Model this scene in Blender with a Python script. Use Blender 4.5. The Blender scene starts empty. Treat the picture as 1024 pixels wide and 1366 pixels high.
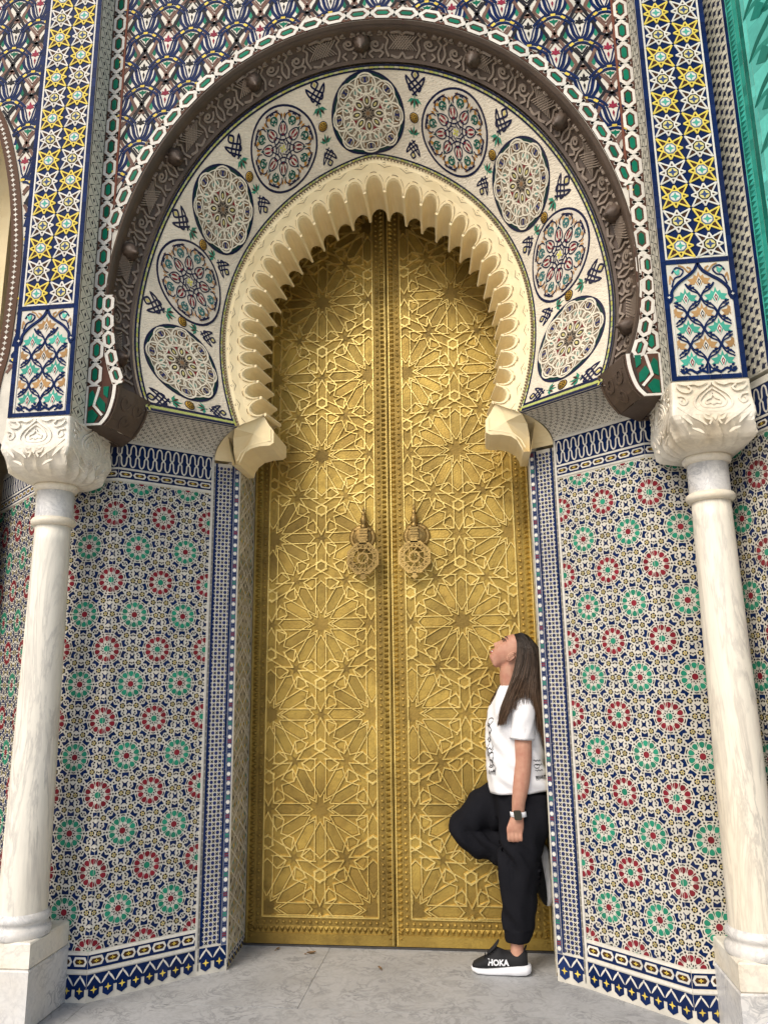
import bpy, math, random
from math import sin, cos, pi, radians, hypot, atan2, sqrt
from mathutils import Vector, Matrix
random.seed(7)
R = random.random
SC = bpy.context.scene
COL = SC.collection

# ---------------------------------------------------------------- camera
def make_camera():
    yaw, pitch, roll = radians(6.618), radians(12.231), radians(.767)
    fw = Vector((-sin(yaw)*cos(pitch), cos(yaw)*cos(pitch), sin(pitch)))
    rt = Vector((cos(yaw), sin(yaw), 0)); up = rt.cross(fw)
    r2 = rt*cos(roll)-up*sin(roll); u2 = up*cos(roll)+rt*sin(roll)
    cam = bpy.data.cameras.new('camera'); o = bpy.data.objects.new('camera', cam); COL.objects.link(o)
    m = Matrix((r2, u2, -fw)).transposed().to_4x4(); m.translation = Vector((.477, 0, 1.4))
    o.matrix_world = m
    cam.sensor_fit = 'HORIZONTAL'; cam.sensor_width = 36; cam.lens = 36*1018.4/1024
    cam.clip_start = .05; cam.clip_end = 2000
    SC.camera = o
make_camera()
# ---------------------------------------------------------------- light
SUN_EL, SUN_AZ = radians(43), radians(209)      # azimuth from +Y clockwise; behind and left of the camera
w = bpy.data.worlds.new('World'); SC.world = w; w.use_nodes = True
nt = w.node_tree; bg = nt.nodes['Background']
sky = nt.nodes.new('ShaderNodeTexSky'); sky.sky_type = 'NISHITA'; sky.sun_disc = False
sky.sun_elevation = SUN_EL; sky.sun_rotation = SUN_AZ; sky.dust_density = 3.0; sky.air_density = 1.0; sky.ozone_density = 1.0
nt.links.new(sky.outputs[0], bg.inputs[0]); bg.inputs[1].default_value = .125
sl = bpy.data.lights.new('sun', 'SUN'); so = bpy.data.objects.new('sun', sl); COL.objects.link(so)
sl.energy = 1.5; sl.angle = radians(30); sl.color = (1, .92, .80)
sd = Vector((sin(SUN_AZ)*cos(SUN_EL), cos(SUN_AZ)*cos(SUN_EL), sin(SUN_EL)))
so.rotation_euler = sd.to_track_quat('Z', 'Y').to_euler()
vs = SC.view_settings
vs.view_transform = 'Standard'; vs.look = 'None'; vs.gamma = 1; vs.use_curve_mapping = False
vs.exposure = 0.5
SC.render.engine = 'CYCLES'

# ---------------------------------------------------------------- materials
def new_mat(name):
    m = bpy.data.materials.new(name); m.use_nodes = True
    return m, m.node_tree, m.node_tree.nodes['Principled BSDF']
def N_(nt, t, **k):
    n = nt.nodes.new(t)
    for a, b in k.items(): setattr(n, a, b)
    return n
def coords(nt, scale, obj=True):
    tc = N_(nt, 'ShaderNodeTexCoord'); mp = N_(nt, 'ShaderNodeMapping')
    nt.links.new(tc.outputs['Object' if obj else 'Generated'], mp.inputs[0])
    mp.inputs['Scale'].default_value = scale if hasattr(scale, '__len__') else (scale,)*3
    return mp
def noise(nt, vec, sc, det=4, rough=.55):
    n = N_(nt, 'ShaderNodeTexNoise'); n.inputs['Scale'].default_value = sc; n.inputs['Detail'].default_value = det
    n.inputs['Roughness'].default_value = rough; nt.links.new(vec.outputs[0], n.inputs['Vector']); return n
def ramp(nt, src, stops):
    r = N_(nt, 'ShaderNodeValToRGB'); nt.links.new(src, r.inputs[0])
    e = r.color_ramp.elements
    while len(e) < len(stops): e.new(.5)
    for i, (p, c) in enumerate(stops):
        e[i].position = p; e[i].color = (*c, 1) if hasattr(c, '__len__') else (c, c, c, 1)
    return r
def mix(nt, a, b, fac, mode='MIX'):
    m = N_(nt, 'ShaderNodeMix', data_type='RGBA', blend_type=mode)
    if hasattr(fac, 'links'): nt.links.new(fac, m.inputs[0])
    else: m.inputs[0].default_value = fac
    for s, i in ((a, 6), (b, 7)):
        if hasattr(s, 'links'): nt.links.new(s, m.inputs[i])
        else: m.inputs[i].default_value = (*s, 1)
    return m.outputs[2]
def bump(nt, bs, h, strength, dist):
    b = N_(nt, 'ShaderNodeBump'); b.inputs['Strength'].default_value = strength; b.inputs['Distance'].default_value = dist
    nt.links.new(h, b.inputs['Height']); nt.links.new(b.outputs[0], bs.inputs['Normal']); return b
def mat_tile(name='glazed_tile', rough=(.3, .55), dirt=.14, spec=.03):
    m, nt, bs = new_mat(name)
    at = N_(nt, 'ShaderNodeAttribute', attribute_name='Col')
    v = coords(nt, 1)
    n1 = noise(nt, v, 3.5, 5); n2 = noise(nt, v, 45, 3); n3 = noise(nt, v, 130, 2)
    c = mix(nt, at.outputs['Color'], (.12, .10, .075), ramp(nt, n1.outputs[0], [(.42, 0), (.8, dirt)]).outputs[0])
    c = mix(nt, c, ramp(nt, n2.outputs[0], [(.3, .72), (.7, 1.0)]).outputs[0], .55, 'MULTIPLY')
    nt.links.new(c, bs.inputs['Base Color'])
    rr = N_(nt, 'ShaderNodeMapRange'); nt.links.new(n2.outputs[0], rr.inputs[0]); rr.inputs[3].default_value = rough[0]; rr.inputs[4].default_value = rough[1]
    nt.links.new(rr.outputs[0], bs.inputs['Roughness'])
    bs.inputs['Specular IOR Level'].default_value = spec
    bump(nt, bs, n3.outputs[0], .25, .002)
    return m
def mat_simple(name, col, rough=.6, var=.25, sc=12, bs_=.2, bd=.004, fine=90, metal=0, spec=.5, attr=False, col2=None):
    m, nt, bs = new_mat(name); v = coords(nt, 1)
    n1 = noise(nt, v, sc, 6, .6); n2 = noise(nt, v, fine, 3)
    src = (N_(nt, 'ShaderNodeAttribute', attribute_name='Col').outputs['Color'] if attr else col)
    c2 = col2 or tuple(x*(1-var*1.6) for x in col)
    c = mix(nt, src, c2, ramp(nt, n1.outputs[0], [(.38, 0), (.72, 1 if col2 else .9)]).outputs[0])
    nt.links.new(c, bs.inputs['Base Color'])
    rr = N_(nt, 'ShaderNodeMapRange'); nt.links.new(n1.outputs[0], rr.inputs[0]); rr.inputs[3].default_value = max(.05, rough-.12); rr.inputs[4].default_value = min(1, rough+.15)
    nt.links.new(rr.outputs[0], bs.inputs['Roughness']); bs.inputs['Metallic'].default_value = metal
    bs.inputs['Specular IOR Level'].default_value = spec
    a = N_(nt, 'ShaderNodeMath', operation='ADD'); nt.links.new(n1.outputs[0], a.inputs[0]); nt.links.new(n2.outputs[0], a.inputs[1])
    bump(nt, bs, a.outputs[0], bs_, bd)
    return m
def mat_marble(name, base, vein, warm, sc=3, stretch=(1, 1, 1), rough=.35, warmamt=.6):
    m, nt, bs = new_mat(name); v = coords(nt, stretch)
    n0 = noise(nt, v, sc*1.2, 6, .6)
    n1 = noise(nt, v, sc*2.2, 8, .65); n1.inputs['Distortion'].default_value = 1.6
    n2 = noise(nt, v, sc*.7, 3); n3 = noise(nt, v, 60, 4)
    ve = ramp(nt, n1.outputs[0], [(.44, 0), (.5, 1), (.56, 0)])
    c = mix(nt, base, vein, ve.outputs[0])
    c = mix(nt, base, c, ramp(nt, n0.outputs[0], [(.4, .15), (.65, .9)]).outputs[0])
    c = mix(nt, c, warm, ramp(nt, n2.outputs[0], [(.45, 0), (.75, warmamt)]).outputs[0])
    c = mix(nt, c, ramp(nt, n3.outputs[0], [(.3, .8), (.6, 1)]).outputs[0], .5, 'MULTIPLY')
    nt.links.new(c, bs.inputs['Base Color'])
    rr = N_(nt, 'ShaderNodeMapRange'); nt.links.new(n0.outputs[0], rr.inputs[0]); rr.inputs[3].default_value = rough-.1; rr.inputs[4].default_value = rough+.2
    nt.links.new(rr.outputs[0], bs.inputs['Roughness'])
    bump(nt, bs, n3.outputs[0], .12, .003)
    return m
def mat_brass(name, light, dark, rough=.42, metal=.85):
    m, nt, bs = new_mat(name); v = coords(nt, 1)
    n0 = noise(nt, v, 2.3, 6, .6); n1 = noise(nt, v, 16, 6, .65); n2 = N_(nt, 'ShaderNodeTexVoronoi'); n2.inputs['Scale'].default_value = 95; nt.links.new(v.outputs[0], n2.inputs['Vector'])
    oi = N_(nt, 'ShaderNodeObjectInfo')
    c = mix(nt, light, dark, ramp(nt, n0.outputs[0], [(.38, 0), (.64, .95)]).outputs[0])
    c = mix(nt, c, ramp(nt, oi.outputs['Random'], [(0, .72), (1, 1.15)]).outputs[0], 1.0, 'MULTIPLY')
    c = mix(nt, c, tuple(x*.45 for x in dark), ramp(nt, n1.outputs[0], [(.5, 0), (.78, .7)]).outputs[0])
    nt.links.new(c, bs.inputs['Base Color']); bs.inputs['Metallic'].default_value = metal
    rr = N_(nt, 'ShaderNodeMapRange'); nt.links.new(n1.outputs[0], rr.inputs[0]); rr.inputs[3].default_value = rough-.1; rr.inputs[4].default_value = rough+.22
    nt.links.new(rr.outputs[0], bs.inputs['Roughness'])
    a = N_(nt, 'ShaderNodeMath', operation='ADD'); nt.links.new(n1.outputs[0], a.inputs[0]); nt.links.new(n2.outputs[0], a.inputs[1])
    bump(nt, bs, a.outputs[0], .22, .004)
    return m
def mat_ringplaster(name, col):
    m, nt, bs = new_mat(name)
    v = coords(nt, 1); n1 = noise(nt, v, 5, 5); n2 = noise(nt, v, 70, 3)
    w1 = N_(nt, 'ShaderNodeTexVoronoi'); w1.inputs['Scale'].default_value = 62
    mp = coords(nt, (1.0, .6, 2.2)); mp.inputs['Rotation'].default_value = (0, .5, 0); nt.links.new(mp.outputs[0], w1.inputs['Vector'])
    c = mix(nt, col, tuple(x*.72 for x in col), ramp(nt, n1.outputs[0], [(.4, 0), (.75, 1)]).outputs[0])
    c = mix(nt, c, ramp(nt, w1.outputs['Distance'], [(.0, .82), (.6, 1)]).outputs[0], .6, 'MULTIPLY')
    nt.links.new(c, bs.inputs['Base Color']); bs.inputs['Roughness'].default_value = .6
    bump(nt, bs, w1.outputs['Distance'], .6, .004)
    return m
M = {}
M['tile'] = mat_tile()
M['tile_old'] = mat_tile('weathered_tile', (.4, .7), .3)
M['grout'] = mat_simple('tile_grout', (.64, .61, .53), .6, .18, 9)
M['brass'] = mat_brass('brass_plate', (.50, .345, .078), (.29, .185, .040), .40, .62)
M['brass_hi'] = mat_brass('polished_brass_strap', (.97, .76, .28), (.74, .54, .16), .30, .72)
M['brass_dk'] = mat_brass('tarnished_brass', (.34, .225, .052), (.21, .135, .03), .45, .62)
M['bronze'] = mat_brass('knocker_bronze', (.44, .30, .105), (.29, .19, .065), .38, .75)
M['wood'] = mat_simple('carved_brown_wood', (.098, .066, .046), .55, .25, 7, .3, .004)
M['woodlight'] = mat_simple('carved_brown_relief', (.25, .195, .15), .6, .25, 9, .25, .003)
M['plaster'] = mat_simple('cream_plaster', (.88, .75, .47), .7, .1, 5, .2, .004, 140, col2=(.80, .65, .37))
M['plasterline'] = mat_simple('plaster_incised_line', (.16, .11, .06), .8, .2)
M['ring'] = mat_ringplaster('painted_archivolt', (.76, .68, .54))
M['marble'] = mat_marble('white_marble', (.83, .785, .68), (.52, .49, .44), (.74, .60, .38), 3.4, (1, 1, .16), .35, .5)
M['marble2'] = mat_marble('veined_grey_marble', (.70, .69, .67), (.33, .34, .36), (.66, .58, .44), 5, (1, 1, 1), .35, .4)
M['marblecap'] = mat_marble('carved_marble', (.84, .80, .70), (.62, .58, .51), (.72, .56, .32), 3.0, (1, 1, 1), .45, .65)
M['floor'] = mat_marble('grey_marble_paving', (.42, .425, .43), (.17, .175, .18), (.27, .27, .265), 4.2, (1, 1, 1), .5, .6)
M['pave'] = mat_simple('square_paving', (.60, .55, .47), .8, .2, 2)
M['dark'] = mat_simple('dark_core', (.06, .055, .05), .9, .2)
M['stone'] = mat_simple('plain_render', (.45, .40, .32), .8, .2)

# ---------------------------------------------------------------- colours (linear)
WH = (.72, .695, .63); BL = (.006, .019, .082); BL2 = (.010, .030, .12); BK = (.02, .02, .024); GR = (.026, .245, .150)
RD = (.215, .020, .032); YL = (.74, .56, .10); BR = (.105, .052, .038); DG = (.006, .15, .09); TN = (.42, .25, .11)
TE = (.10, .45, .36); GY = (.10, .16, .26); CR = (.74, .66, .50); OC = (.42, .21, .05); WR = (.20, .075, .05)

# ---------------------------------------------------------------- mesh helpers
class MB:
    def __init__(s): s.v = []; s.f = []; s.c = []
    def face(s, idx, col): s.f.append(idx); s.c.append(col)
    def quadpts(s, a, b, c, d, col=WH):
        n = len(s.v); s.v += [a, b, c, d]; s.face((n, n+1, n+2, n+3), col)
    def prism(s, poly, col, h, f, h0=0.0, jit=.2):
        if len(poly) < 3: return
        k = 1+jit*(R()-.5)*2; col = (col[0]*k, col[1]*k, col[2]*k)
        n = len(s.v); m = len(poly)
        ta = (R()-.5)*.05; tb = (R()-.5)*.05; p0 = poly[0]
        if max(abs(p[0]-p0[0])+abs(p[1]-p0[1]) for p in poly) > .03: ta = tb = 0
        for (a, b) in poly: s.v.append(f(a, b, h+ta*(a-p0[0])+tb*(b-p0[1])))
        for (a, b) in poly: s.v.append(f(a, b, h0))
        s.face(tuple(range(n, n+m)), col)
        for i in range(m):
            j = (i+1) % m; s.face((n+i, n+m+i, n+m+j, n+j), col)
    def strip(s, pts, wd, col, h, f, closed=False, h0=0.0, taper=False, jit=.1):
        m = len(pts)
        if m < 2: return
        k = 1+jit*(R()-.5)*2; col = (col[0]*k, col[1]*k, col[2]*k)
        Lf = []; Rt = []
        for i in range(m):
            if closed: p, q = pts[(i-1) % m], pts[(i+1) % m]
            else: p, q = pts[max(i-1, 0)], pts[min(i+1, m-1)]
            c0 = pts[i]
            d1 = (c0[0]-p[0], c0[1]-p[1]); d2 = (q[0]-c0[0], q[1]-c0[1])
            l1 = hypot(*d1) or 1e-9; l2 = hypot(*d2) or 1e-9
            if l1 < 1e-8: d1, l1 = d2, l2
            if l2 < 1e-8: d2, l2 = d1, l1
            n1 = (-d1[1]/l1, d1[0]/l1); n2 = (-d2[1]/l2, d2[0]/l2)
            nx, ny = n1[0]+n2[0], n1[1]+n2[1]; ln = hypot(nx, ny) or 1e-9; nx /= ln; ny /= ln
            dt = max(.45, nx*n1[0]+ny*n1[1]); ww = wd/2/dt
            if taper: ww *= max(.12, 1-abs(2*i/(m-1)-1)**2*.85) if taper is True else taper(i/(m-1))
            Lf.append((c0[0]+nx*ww, c0[1]+ny*ww)); Rt.append((c0[0]-nx*ww, c0[1]-ny*ww))
        n = len(s.v)
        for a, b in zip(Lf, Rt):
            s.v += [f(*a, h0), f(*a, h), f(*b, h), f(*b, h0)]
        rng = range(m) if closed else range(m-1)
        for i in rng:
            a = n+4*i; b = n+4*((i+1) % m)
            for kx in range(3): s.face((a+kx, a+kx+1, b+kx+1, b+kx), col)
        if not closed:
            s.face((n, n+1, n+2, n+3), col); e = n+4*(m-1); s.face((e+3, e+2, e+1, e), col)
    def ridge(s, p, q, wd, h, f, col=WH, h0=0.0):
        d = (q[0]-p[0], q[1]-p[1]); l = hypot(*d) or 1e-9; nx, ny = -d[1]/l*wd/2, d[0]/l*wd/2
        n = len(s.v)
        for c0 in (p, q):
            s.v += [f(c0[0]+nx, c0[1]+ny, h0), f(c0[0]+nx*.45, c0[1]+ny*.45, h), f(c0[0]-nx*.45, c0[1]-ny*.45, h), f(c0[0]-nx, c0[1]-ny, h0)]
        for kx in range(3): s.face((n+kx, n+kx+1, n+kx+5, n+kx+4), col)
        s.face((n, n+1, n+2, n+3), col); s.face((n+7, n+6, n+5, n+4), col)
    def box(s, a, b, col=WH):
        x0, y0, z0 = a; x1, y1, z1 = b; n = len(s.v)
        s.v += [(x0, y0, z0), (x1, y0, z0), (x1, y1, z0), (x0, y1, z0), (x0, y0, z1), (x1, y0, z1), (x1, y1, z1), (x0, y1, z1)]
        for q in ((0, 1, 2, 3), (4, 5, 6, 7), (0, 1, 5, 4), (1, 2, 6, 5), (2, 3, 7, 6), (3, 0, 4, 7)): s.face(tuple(n+i for i in q), col)
    def grid(s, rows, col=WH, closeu=False):
        n = len(s.v); a = len(rows); b = len(rows[0])
        for r in rows: s.v += [tuple(p) for p in r]
        for i in range(a-1):
            for j in range(b if closeu else b-1):
                j2 = (j+1) % b
                s.face((n+i*b+j, n+i*b+j2, n+(i+1)*b+j2, n+(i+1)*b+j), col)
    def lathe(s, prof, cen, seg=24, col=WH, axis='Z'):
        rows = []
        for r, z in prof:
            row = []
            for k in range(seg):
                a = 2*pi*k/seg
                row.append((cen[0]+r*cos(a), cen[1]+r*sin(a), cen[2]+z) if axis == 'Z' else (cen[0]+r*cos(a), cen[1]-z, cen[2]+r*sin(a)))
            rows.append(row)
        s.grid(rows, col, True)
        n = len(s.v); s.face(tuple(range(n-seg, n)), col)
    def dome(s, c0, r, hh, f, col=WH, seg=8, rings=3, h0=0.0):
        n = len(s.v)
        for i in range(rings):
            a = i/rings*pi/2
            for k in range(seg):
                t = 2*pi*k/seg
                s.v.append(f(c0[0]+r*cos(a)*cos(t), c0[1]+r*cos(a)*sin(t), h0+hh*sin(a)))
        s.v.append(f(c0[0], c0[1], h0+hh))
        for i in range(rings-1):
            for k in range(seg):
                k2 = (k+1) % seg
                s.face((n+i*seg+k, n+i*seg+k2, n+(i+1)*seg+k2, n+(i+1)*seg+k), col)
        for k in range(seg): s.face((n+(rings-1)*seg+k, n+(rings-1)*seg+(k+1) % seg, n+rings*seg), col)
    def mesh(s, name, mat, smooth=False):
        me = bpy.data.meshes.new(name); me.from_pydata(s.v, [], s.f)
        at = me.attributes.new('Col', 'FLOAT_COLOR', 'FACE')
        fl = []
        for c in s.c: fl += [c[0], c[1], c[2], 1.0]
        at.data.foreach_set('color', fl)
        me.materials.append(mat)
        if smooth: me.polygons.foreach_set('use_smooth', [True]*len(me.polygons))
        me.update()
        return me
    def build(s, name, mat, parent=None, smooth=False, kind=None):
        if not s.f: return None
        o = bpy.data.objects.new(name, s.mesh(name, mat, smooth)); COL.objects.link(o)
        if parent is not None: o.parent = parent
        if kind: o['kind'] = kind
        return o
def inst(name, me, parent, loc=(0, 0, 0), rot=None):
    o = bpy.data.objects.new(name, me); COL.objects.link(o); o.parent = parent; o.location = loc
    if rot: o.rotation_euler = rot
    return o
def thing(name, label, cat, loc=(0, 0, 0), group=None):
    o = bpy.data.objects.new(name, None); COL.objects.link(o); o.location = (0, 0, 0); o.empty_display_size = .1
    o['label'] = label; o['category'] = cat
    if group: o['group'] = group
    return o
def clip(poly, u0, u1, v0, v1):
    for ax, lim, sg in ((0, u0, 1), (0, u1, -1), (1, v0, 1), (1, v1, -1)):
        out = []; n = len(poly)
        for i in range(n):
            a, b = poly[i], poly[(i+1) % n]; da = (a[ax]-lim)*sg; db = (b[ax]-lim)*sg
            if da >= 0: out.append(a)
            if (da >= 0) != (db >= 0):
                t = da/(da-db); out.append((a[0]+(b[0]-a[0])*t, a[1]+(b[1]-a[1])*t))
        poly = out
        if len(poly) < 3: return []
    return poly
def flat(O, U, V, Nn):
    def f(u, v, h): return (O[0]+U[0]*u+V[0]*v+Nn[0]*h, O[1]+U[1]*u+V[1]*v+Nn[1]*h, O[2]+U[2]*u+V[2]*v+Nn[2]*h)
    return f
def plan(pts, flip=1):
    """unfold a plan polyline: u runs along it, v is height, h stands off the wall"""
    segs = []; c = 0
    for a, b in zip(pts[:-1], pts[1:]):
        l = hypot(b[0]-a[0], b[1]-a[1]); d = ((b[0]-a[0])/l, (b[1]-a[1])/l); segs.append((c, l, a, d, (d[1]*flip, -d[0]*flip))); c += l
    def f(u, v, h):
        for i, (c0, l, a, d, n) in enumerate(segs):
            if u <= c0+l or i == len(segs)-1:
                t = u-c0; return (a[0]+d[0]*t+n[0]*h, a[1]+d[1]*t+n[1]*h, v)
    f.length = c
    return f
def reg(n, r, a0=0.0, cx=0.0, cy=0.0): return [(cx+r*cos(a0+2*pi*k/n), cy+r*sin(a0+2*pi*k/n)) for k in range(n)]
def arc(cx, cy, r, a0, a1, n): return [(cx+r*cos(a0+(a1-a0)*k/n), cy+r*sin(a0+(a1-a0)*k/n)) for k in range(n+1)]
def curve(pts, n=6):
    """Catmull-Rom through points"""
    out = []; m = len(pts)
    for i in range(m-1):
        p0 = pts[max(i-1, 0)]; p1 = pts[i]; p2 = pts[i+1]; p3 = pts[min(i+2, m-1)]
        for k in range(n):
            t = k/n; t2 = t*t; t3 = t2*t
            out.append(tuple(.5*(2*p1[j]+(p2[j]-p0[j])*t+(2*p0[j]-5*p1[j]+4*p2[j]-p3[j])*t2+(3*p1[j]-p0[j]-3*p2[j]+p3[j])*t3) for j in range(len(p1))))
    out.append(tuple(pts[-1])); return out
def rot2(p, a): return (p[0]*cos(a)-p[1]*sin(a), p[0]*sin(a)+p[1]*cos(a))
def star(n, r1, r2, a0=0.0, cx=0.0, cy=0.0): return [(cx+(r1 if k % 2 == 0 else r2)*cos(a0+pi*k/n), cy+(r1 if k % 2 == 0 else r2)*sin(a0+pi*k/n)) for k in range(2*n)]
# ================================================================ ground
def ground():
    g = MB(); g.quadpts((-300, -300, -.02), (300, -300, -.02), (300, 300, -.02), (-300, 300, -.02)); o = g.build('ground', M['pave']); o['kind'] = 'structure'
    fl = MB(); fl.quadpts((-6, 1.0, -.008), (6, 1.0, -.008), (6, 4.5, -.008), (-6, 4.5, -.008)); fo = fl.build('pavement', M['floor']); fo['kind'] = 'structure'
    ys = [1.0, 1.75, 2.72, 3.62, 4.5]
    for j in range(len(ys)-1):
        x = -6+(.95 if j % 2 else 0)
        if j % 2: _slab(fo, -6, x, ys[j], ys[j+1])
        while x < 6:
            w_ = 2.35; _slab(fo, x, min(6, x+w_), ys[j], ys[j+1]); x += w_
def _slab(par, x0, x1, y0, y1):
    g = .0008; b = MB(); t = (R()-.5)*.001
    b.box((x0+g-(x0+x1)/2, y0+g-(y0+y1)/2, -.0075), (x1-g-(x0+x1)/2, y1-g-(y0+y1)/2, t))
    o = b.build('paving_slab', M['floor'], par); o.location = ((x0+x1)/2, (y0+y1)/2, 0)
ground()

# ================================================================ rosette mosaic
def polar(r, lat, a): return (r*cos(a)-lat*sin(a), r*sin(a)+lat*cos(a))
def shape(pts, a): return [polar(r, l, a) for r, l in pts]
def sym(half): return half+[(r, -l) for r, l in reversed(half) if l > 1e-6]
def rosette_pieces(c1, c2):
    P = [(reg(10, .0145, pi/2), c1)]
    c3 = tuple(x*.75 for x in c2)
    for k in range(10):
        a = radians(36*k); b = a+radians(18)
        P.append((shape(sym([(.0165, 0), (.0215, .0034), (.0275, 0)]), a), BK))
        P.append((shape(sym([(.0240, 0), (.028, .0026), (.0325, 0)]), b), BK))
        P.append((shape(sym([(.0345, 0), (.0415, .0084), (.0535, .0122), (.0600, .0078), (.0625, 0)]), b), c2))
        P.append((shape(sym([(.038, 0), (.050, .0014), (.0615, .0033), (.0640, 0)]), a), c3))
        P.append((shape(sym([(.0660, 0), (.0710, .0052), (.0768, 0)]), a), BK))
        P.append((shape([(.0655, -.0105), (.0680, 0), (.0655, .0105), (.0705, .0080), (.0725, 0), (.0705, -.0080)], b), BK))
    return P
def roundel_pieces(x, y, a0):
    P = [(reg(5, .0150, a0+pi/5, x, y), BK), (star(5, .0122, .0056, a0, x, y), (.58, .47, .20)), (reg(5, .0045, a0, x, y), (.25, .26, .18))]
    return P
def filler_pieces(x, y):
    P = []
    for k in (0, 2, 3, 5, 7, 8):
        a = radians(36*k); P += roundel_pieces(x+.109*cos(a), y+.109*sin(a), a+(pi/2 if k in (0, 5) else 0))
        for q in range(5):
            b = a+pi/5+2*pi*q/5; cx = x+.109*cos(a)+.0245*cos(b); cy = y+.109*sin(a)+.0245*sin(b)
            P.append((reg(4, .0050, b, cx, cy), BK)); b += pi/5; P.append((reg(4, .0032, b+pi/4, x+.109*cos(a)+.0262*cos(b), y+.109*sin(a)+.0262*sin(b)), BK if q % 2 else BL))
    for k in range(10):
        a = radians(18+36*k)
        P.append(([(x+p, y+q) for p, q in shape([(.0760, 0), (.0772, .0165), (.0980, .0155), (.0890, 0), (.0980, -.0155), (.0772, -.0165)], a)], BL))
        P.append(([(x+p, y+q) for p, q in shape(sym([(.0970, 0), (.1005, .0042), (.1055, 0)]), a)], BK))
    for sg in (1, -1):
        cy = y+sg*.038; cx = x+.1258
        P.append(([(cx-.013, cy+.013), (cx, cy+.006), (cx+.013, cy+.013), (cx+.009, cy), (cx+.013, cy-.013), (cx, cy-.008), (cx-.013, cy-.013), (cx-.009, cy)], BL))
    return P
ROS_R = rosette_pieces(GR, RD); ROS_G = rosette_pieces(RD, GR)
def frieze_top(par, f, u0, u1, z0, z1, tile):
    mb = MB(); bl = [(u0, z0), (u1, z0), (u1, z1), (u0, z1)]
    nseg = max(1, int((u1-u0)/.06))
    for k in range(nseg):
        a = u0+(u1-u0)*k/nseg; b = u0+(u1-u0)*(k+1)/nseg; mb.prism([(a, z0), (b, z0), (b, z1), (a, z1)], BL, .0015, f, jit=.05)
    cell = .048; n = max(1, round((u1-u0)/cell)); cell = (u1-u0)/n; zm = (z0+z1)/2; A = (z1-z0)/2-.008
    for sg in (1, -1):
        key = [(0, 0)]
        for i in range(n):
            up = sg if i % 2 == 0 else -sg
            key += [(u0+cell*(i+a), zm+up*A*b2) for a, b2 in ((.19, .20), (.20, .50), (.28, .84), (.5, 1), (.72, .84), (.80, .50), (.81, .20), (1, 0))]
        key[0] = (u0, zm); pts = curve(key, 2)
        mb.strip([p for p in pts if u0 <= p[0] <= u1], .0070, WH, .0028 if sg > 0 else .0033, f)
    for i in range(n+1):
        u = u0+cell*i
        if u0+.004 < u < u1-.004: mb.prism(reg(4, .0055, 0, u, zm+.0), WH, .0036, f)
    mb.build('frieze_band', tile, par, kind='stuff')
def frieze_chain(par, f, u0, u1, z0, z1, tile):
    mb = MB(); n = max(1, round((u1-u0)/.07)); c = (u1-u0)/n; zm = (z0+z1)/2; hh = (z1-z0)/2
    for k in range(n):
        a = u0+c*k; mb.prism([(a, z0), (a+c, z0), (a+c, z1), (a, z1)], BL, .0012, f, jit=.1)
    mb.build('chain_band', tile, par, kind='stuff')
    q = hh*.62
    for k in range(n):
        m2 = MB(); cx = u0+c*(k+.5); w_ = c*.47
        m2.prism([(cx-w_, zm), (cx-w_*.72, zm+q), (cx+w_*.72, zm+q), (cx+w_, zm), (cx+w_*.72, zm-q), (cx-w_*.72, zm-q)], WH, .0024, f)
        m2.prism([(cx-w_*.74, zm), (cx-w_*.5, zm+q*.55), (cx+w_*.5, zm+q*.55), (cx+w_*.74, zm), (cx+w_*.5, zm-q*.55), (cx-w_*.5, zm-q*.55)], (.07, .035, .015), .0030, f)
        for d in ((1, 0), (-1, 0), (0, 1), (0, -1)):
            m2.prism([(cx+d[0]*.002+d[1]*.0035, zm+d[1]*.002*.8+d[0]*.0028), (cx+d[0]*c*.17, zm+d[1]*q*.5), (cx+d[0]*.002-d[1]*.0035, zm+d[1]*.002-d[0]*.0028)], YL, .0036, f)
        m2.build('oval_tile', tile, par)
def frieze_skirt(par, f, u0, u1, z0, z1, tile, cell=.0625):
    mb = MB(); n = max(1, round((u1-u0)/cell)); c = (u1-u0)/n; H = z1-z0
    for k in range(n):
        a = u0+c*k; mb.prism([(a, z0+H*.45), (a+c, z0+H*.45), (a+c, z1), (a, z1)], BL, .0012, f, jit=.12)
        for sg in (1, -1):
            m0 = u0+c*(k+.5)
            mb.strip(curve([(m0, z0+H*.93), (m0+sg*c*.20, z0+H*.80), (m0+sg*c*.46, z0+H*.58)], 3), c*.13, WH, .0030+.0003*sg, f, taper=True)
        mb.prism(reg(4, c*.07, 0, u0+c*(k+.5), z0+H*.95), WH, .0034, f)
    mb.build('interlace_band', tile, par, kind='stuff')
    for k in range(n):
        m2 = MB(); cx = u0+c*(k+.5); w_ = c*.37
        m2.prism([(cx-w_, z0+H*.20), (cx, z0+H*.06), (cx+w_, z0+H*.20), (cx+w_, z0+H*.58), (cx+w_*.45, z0+H*.74), (cx, z0+H*.86), (cx-w_*.45, z0+H*.74), (cx-w_, z0+H*.58)], BL if R() > .15 else BL2, .0022, f)
        m2.prism(star(4, c*.25, c*.085, 0, cx, z0+H*.40), YL, .0030, f)
        m2.build('lancet_tile', tile, par)
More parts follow.
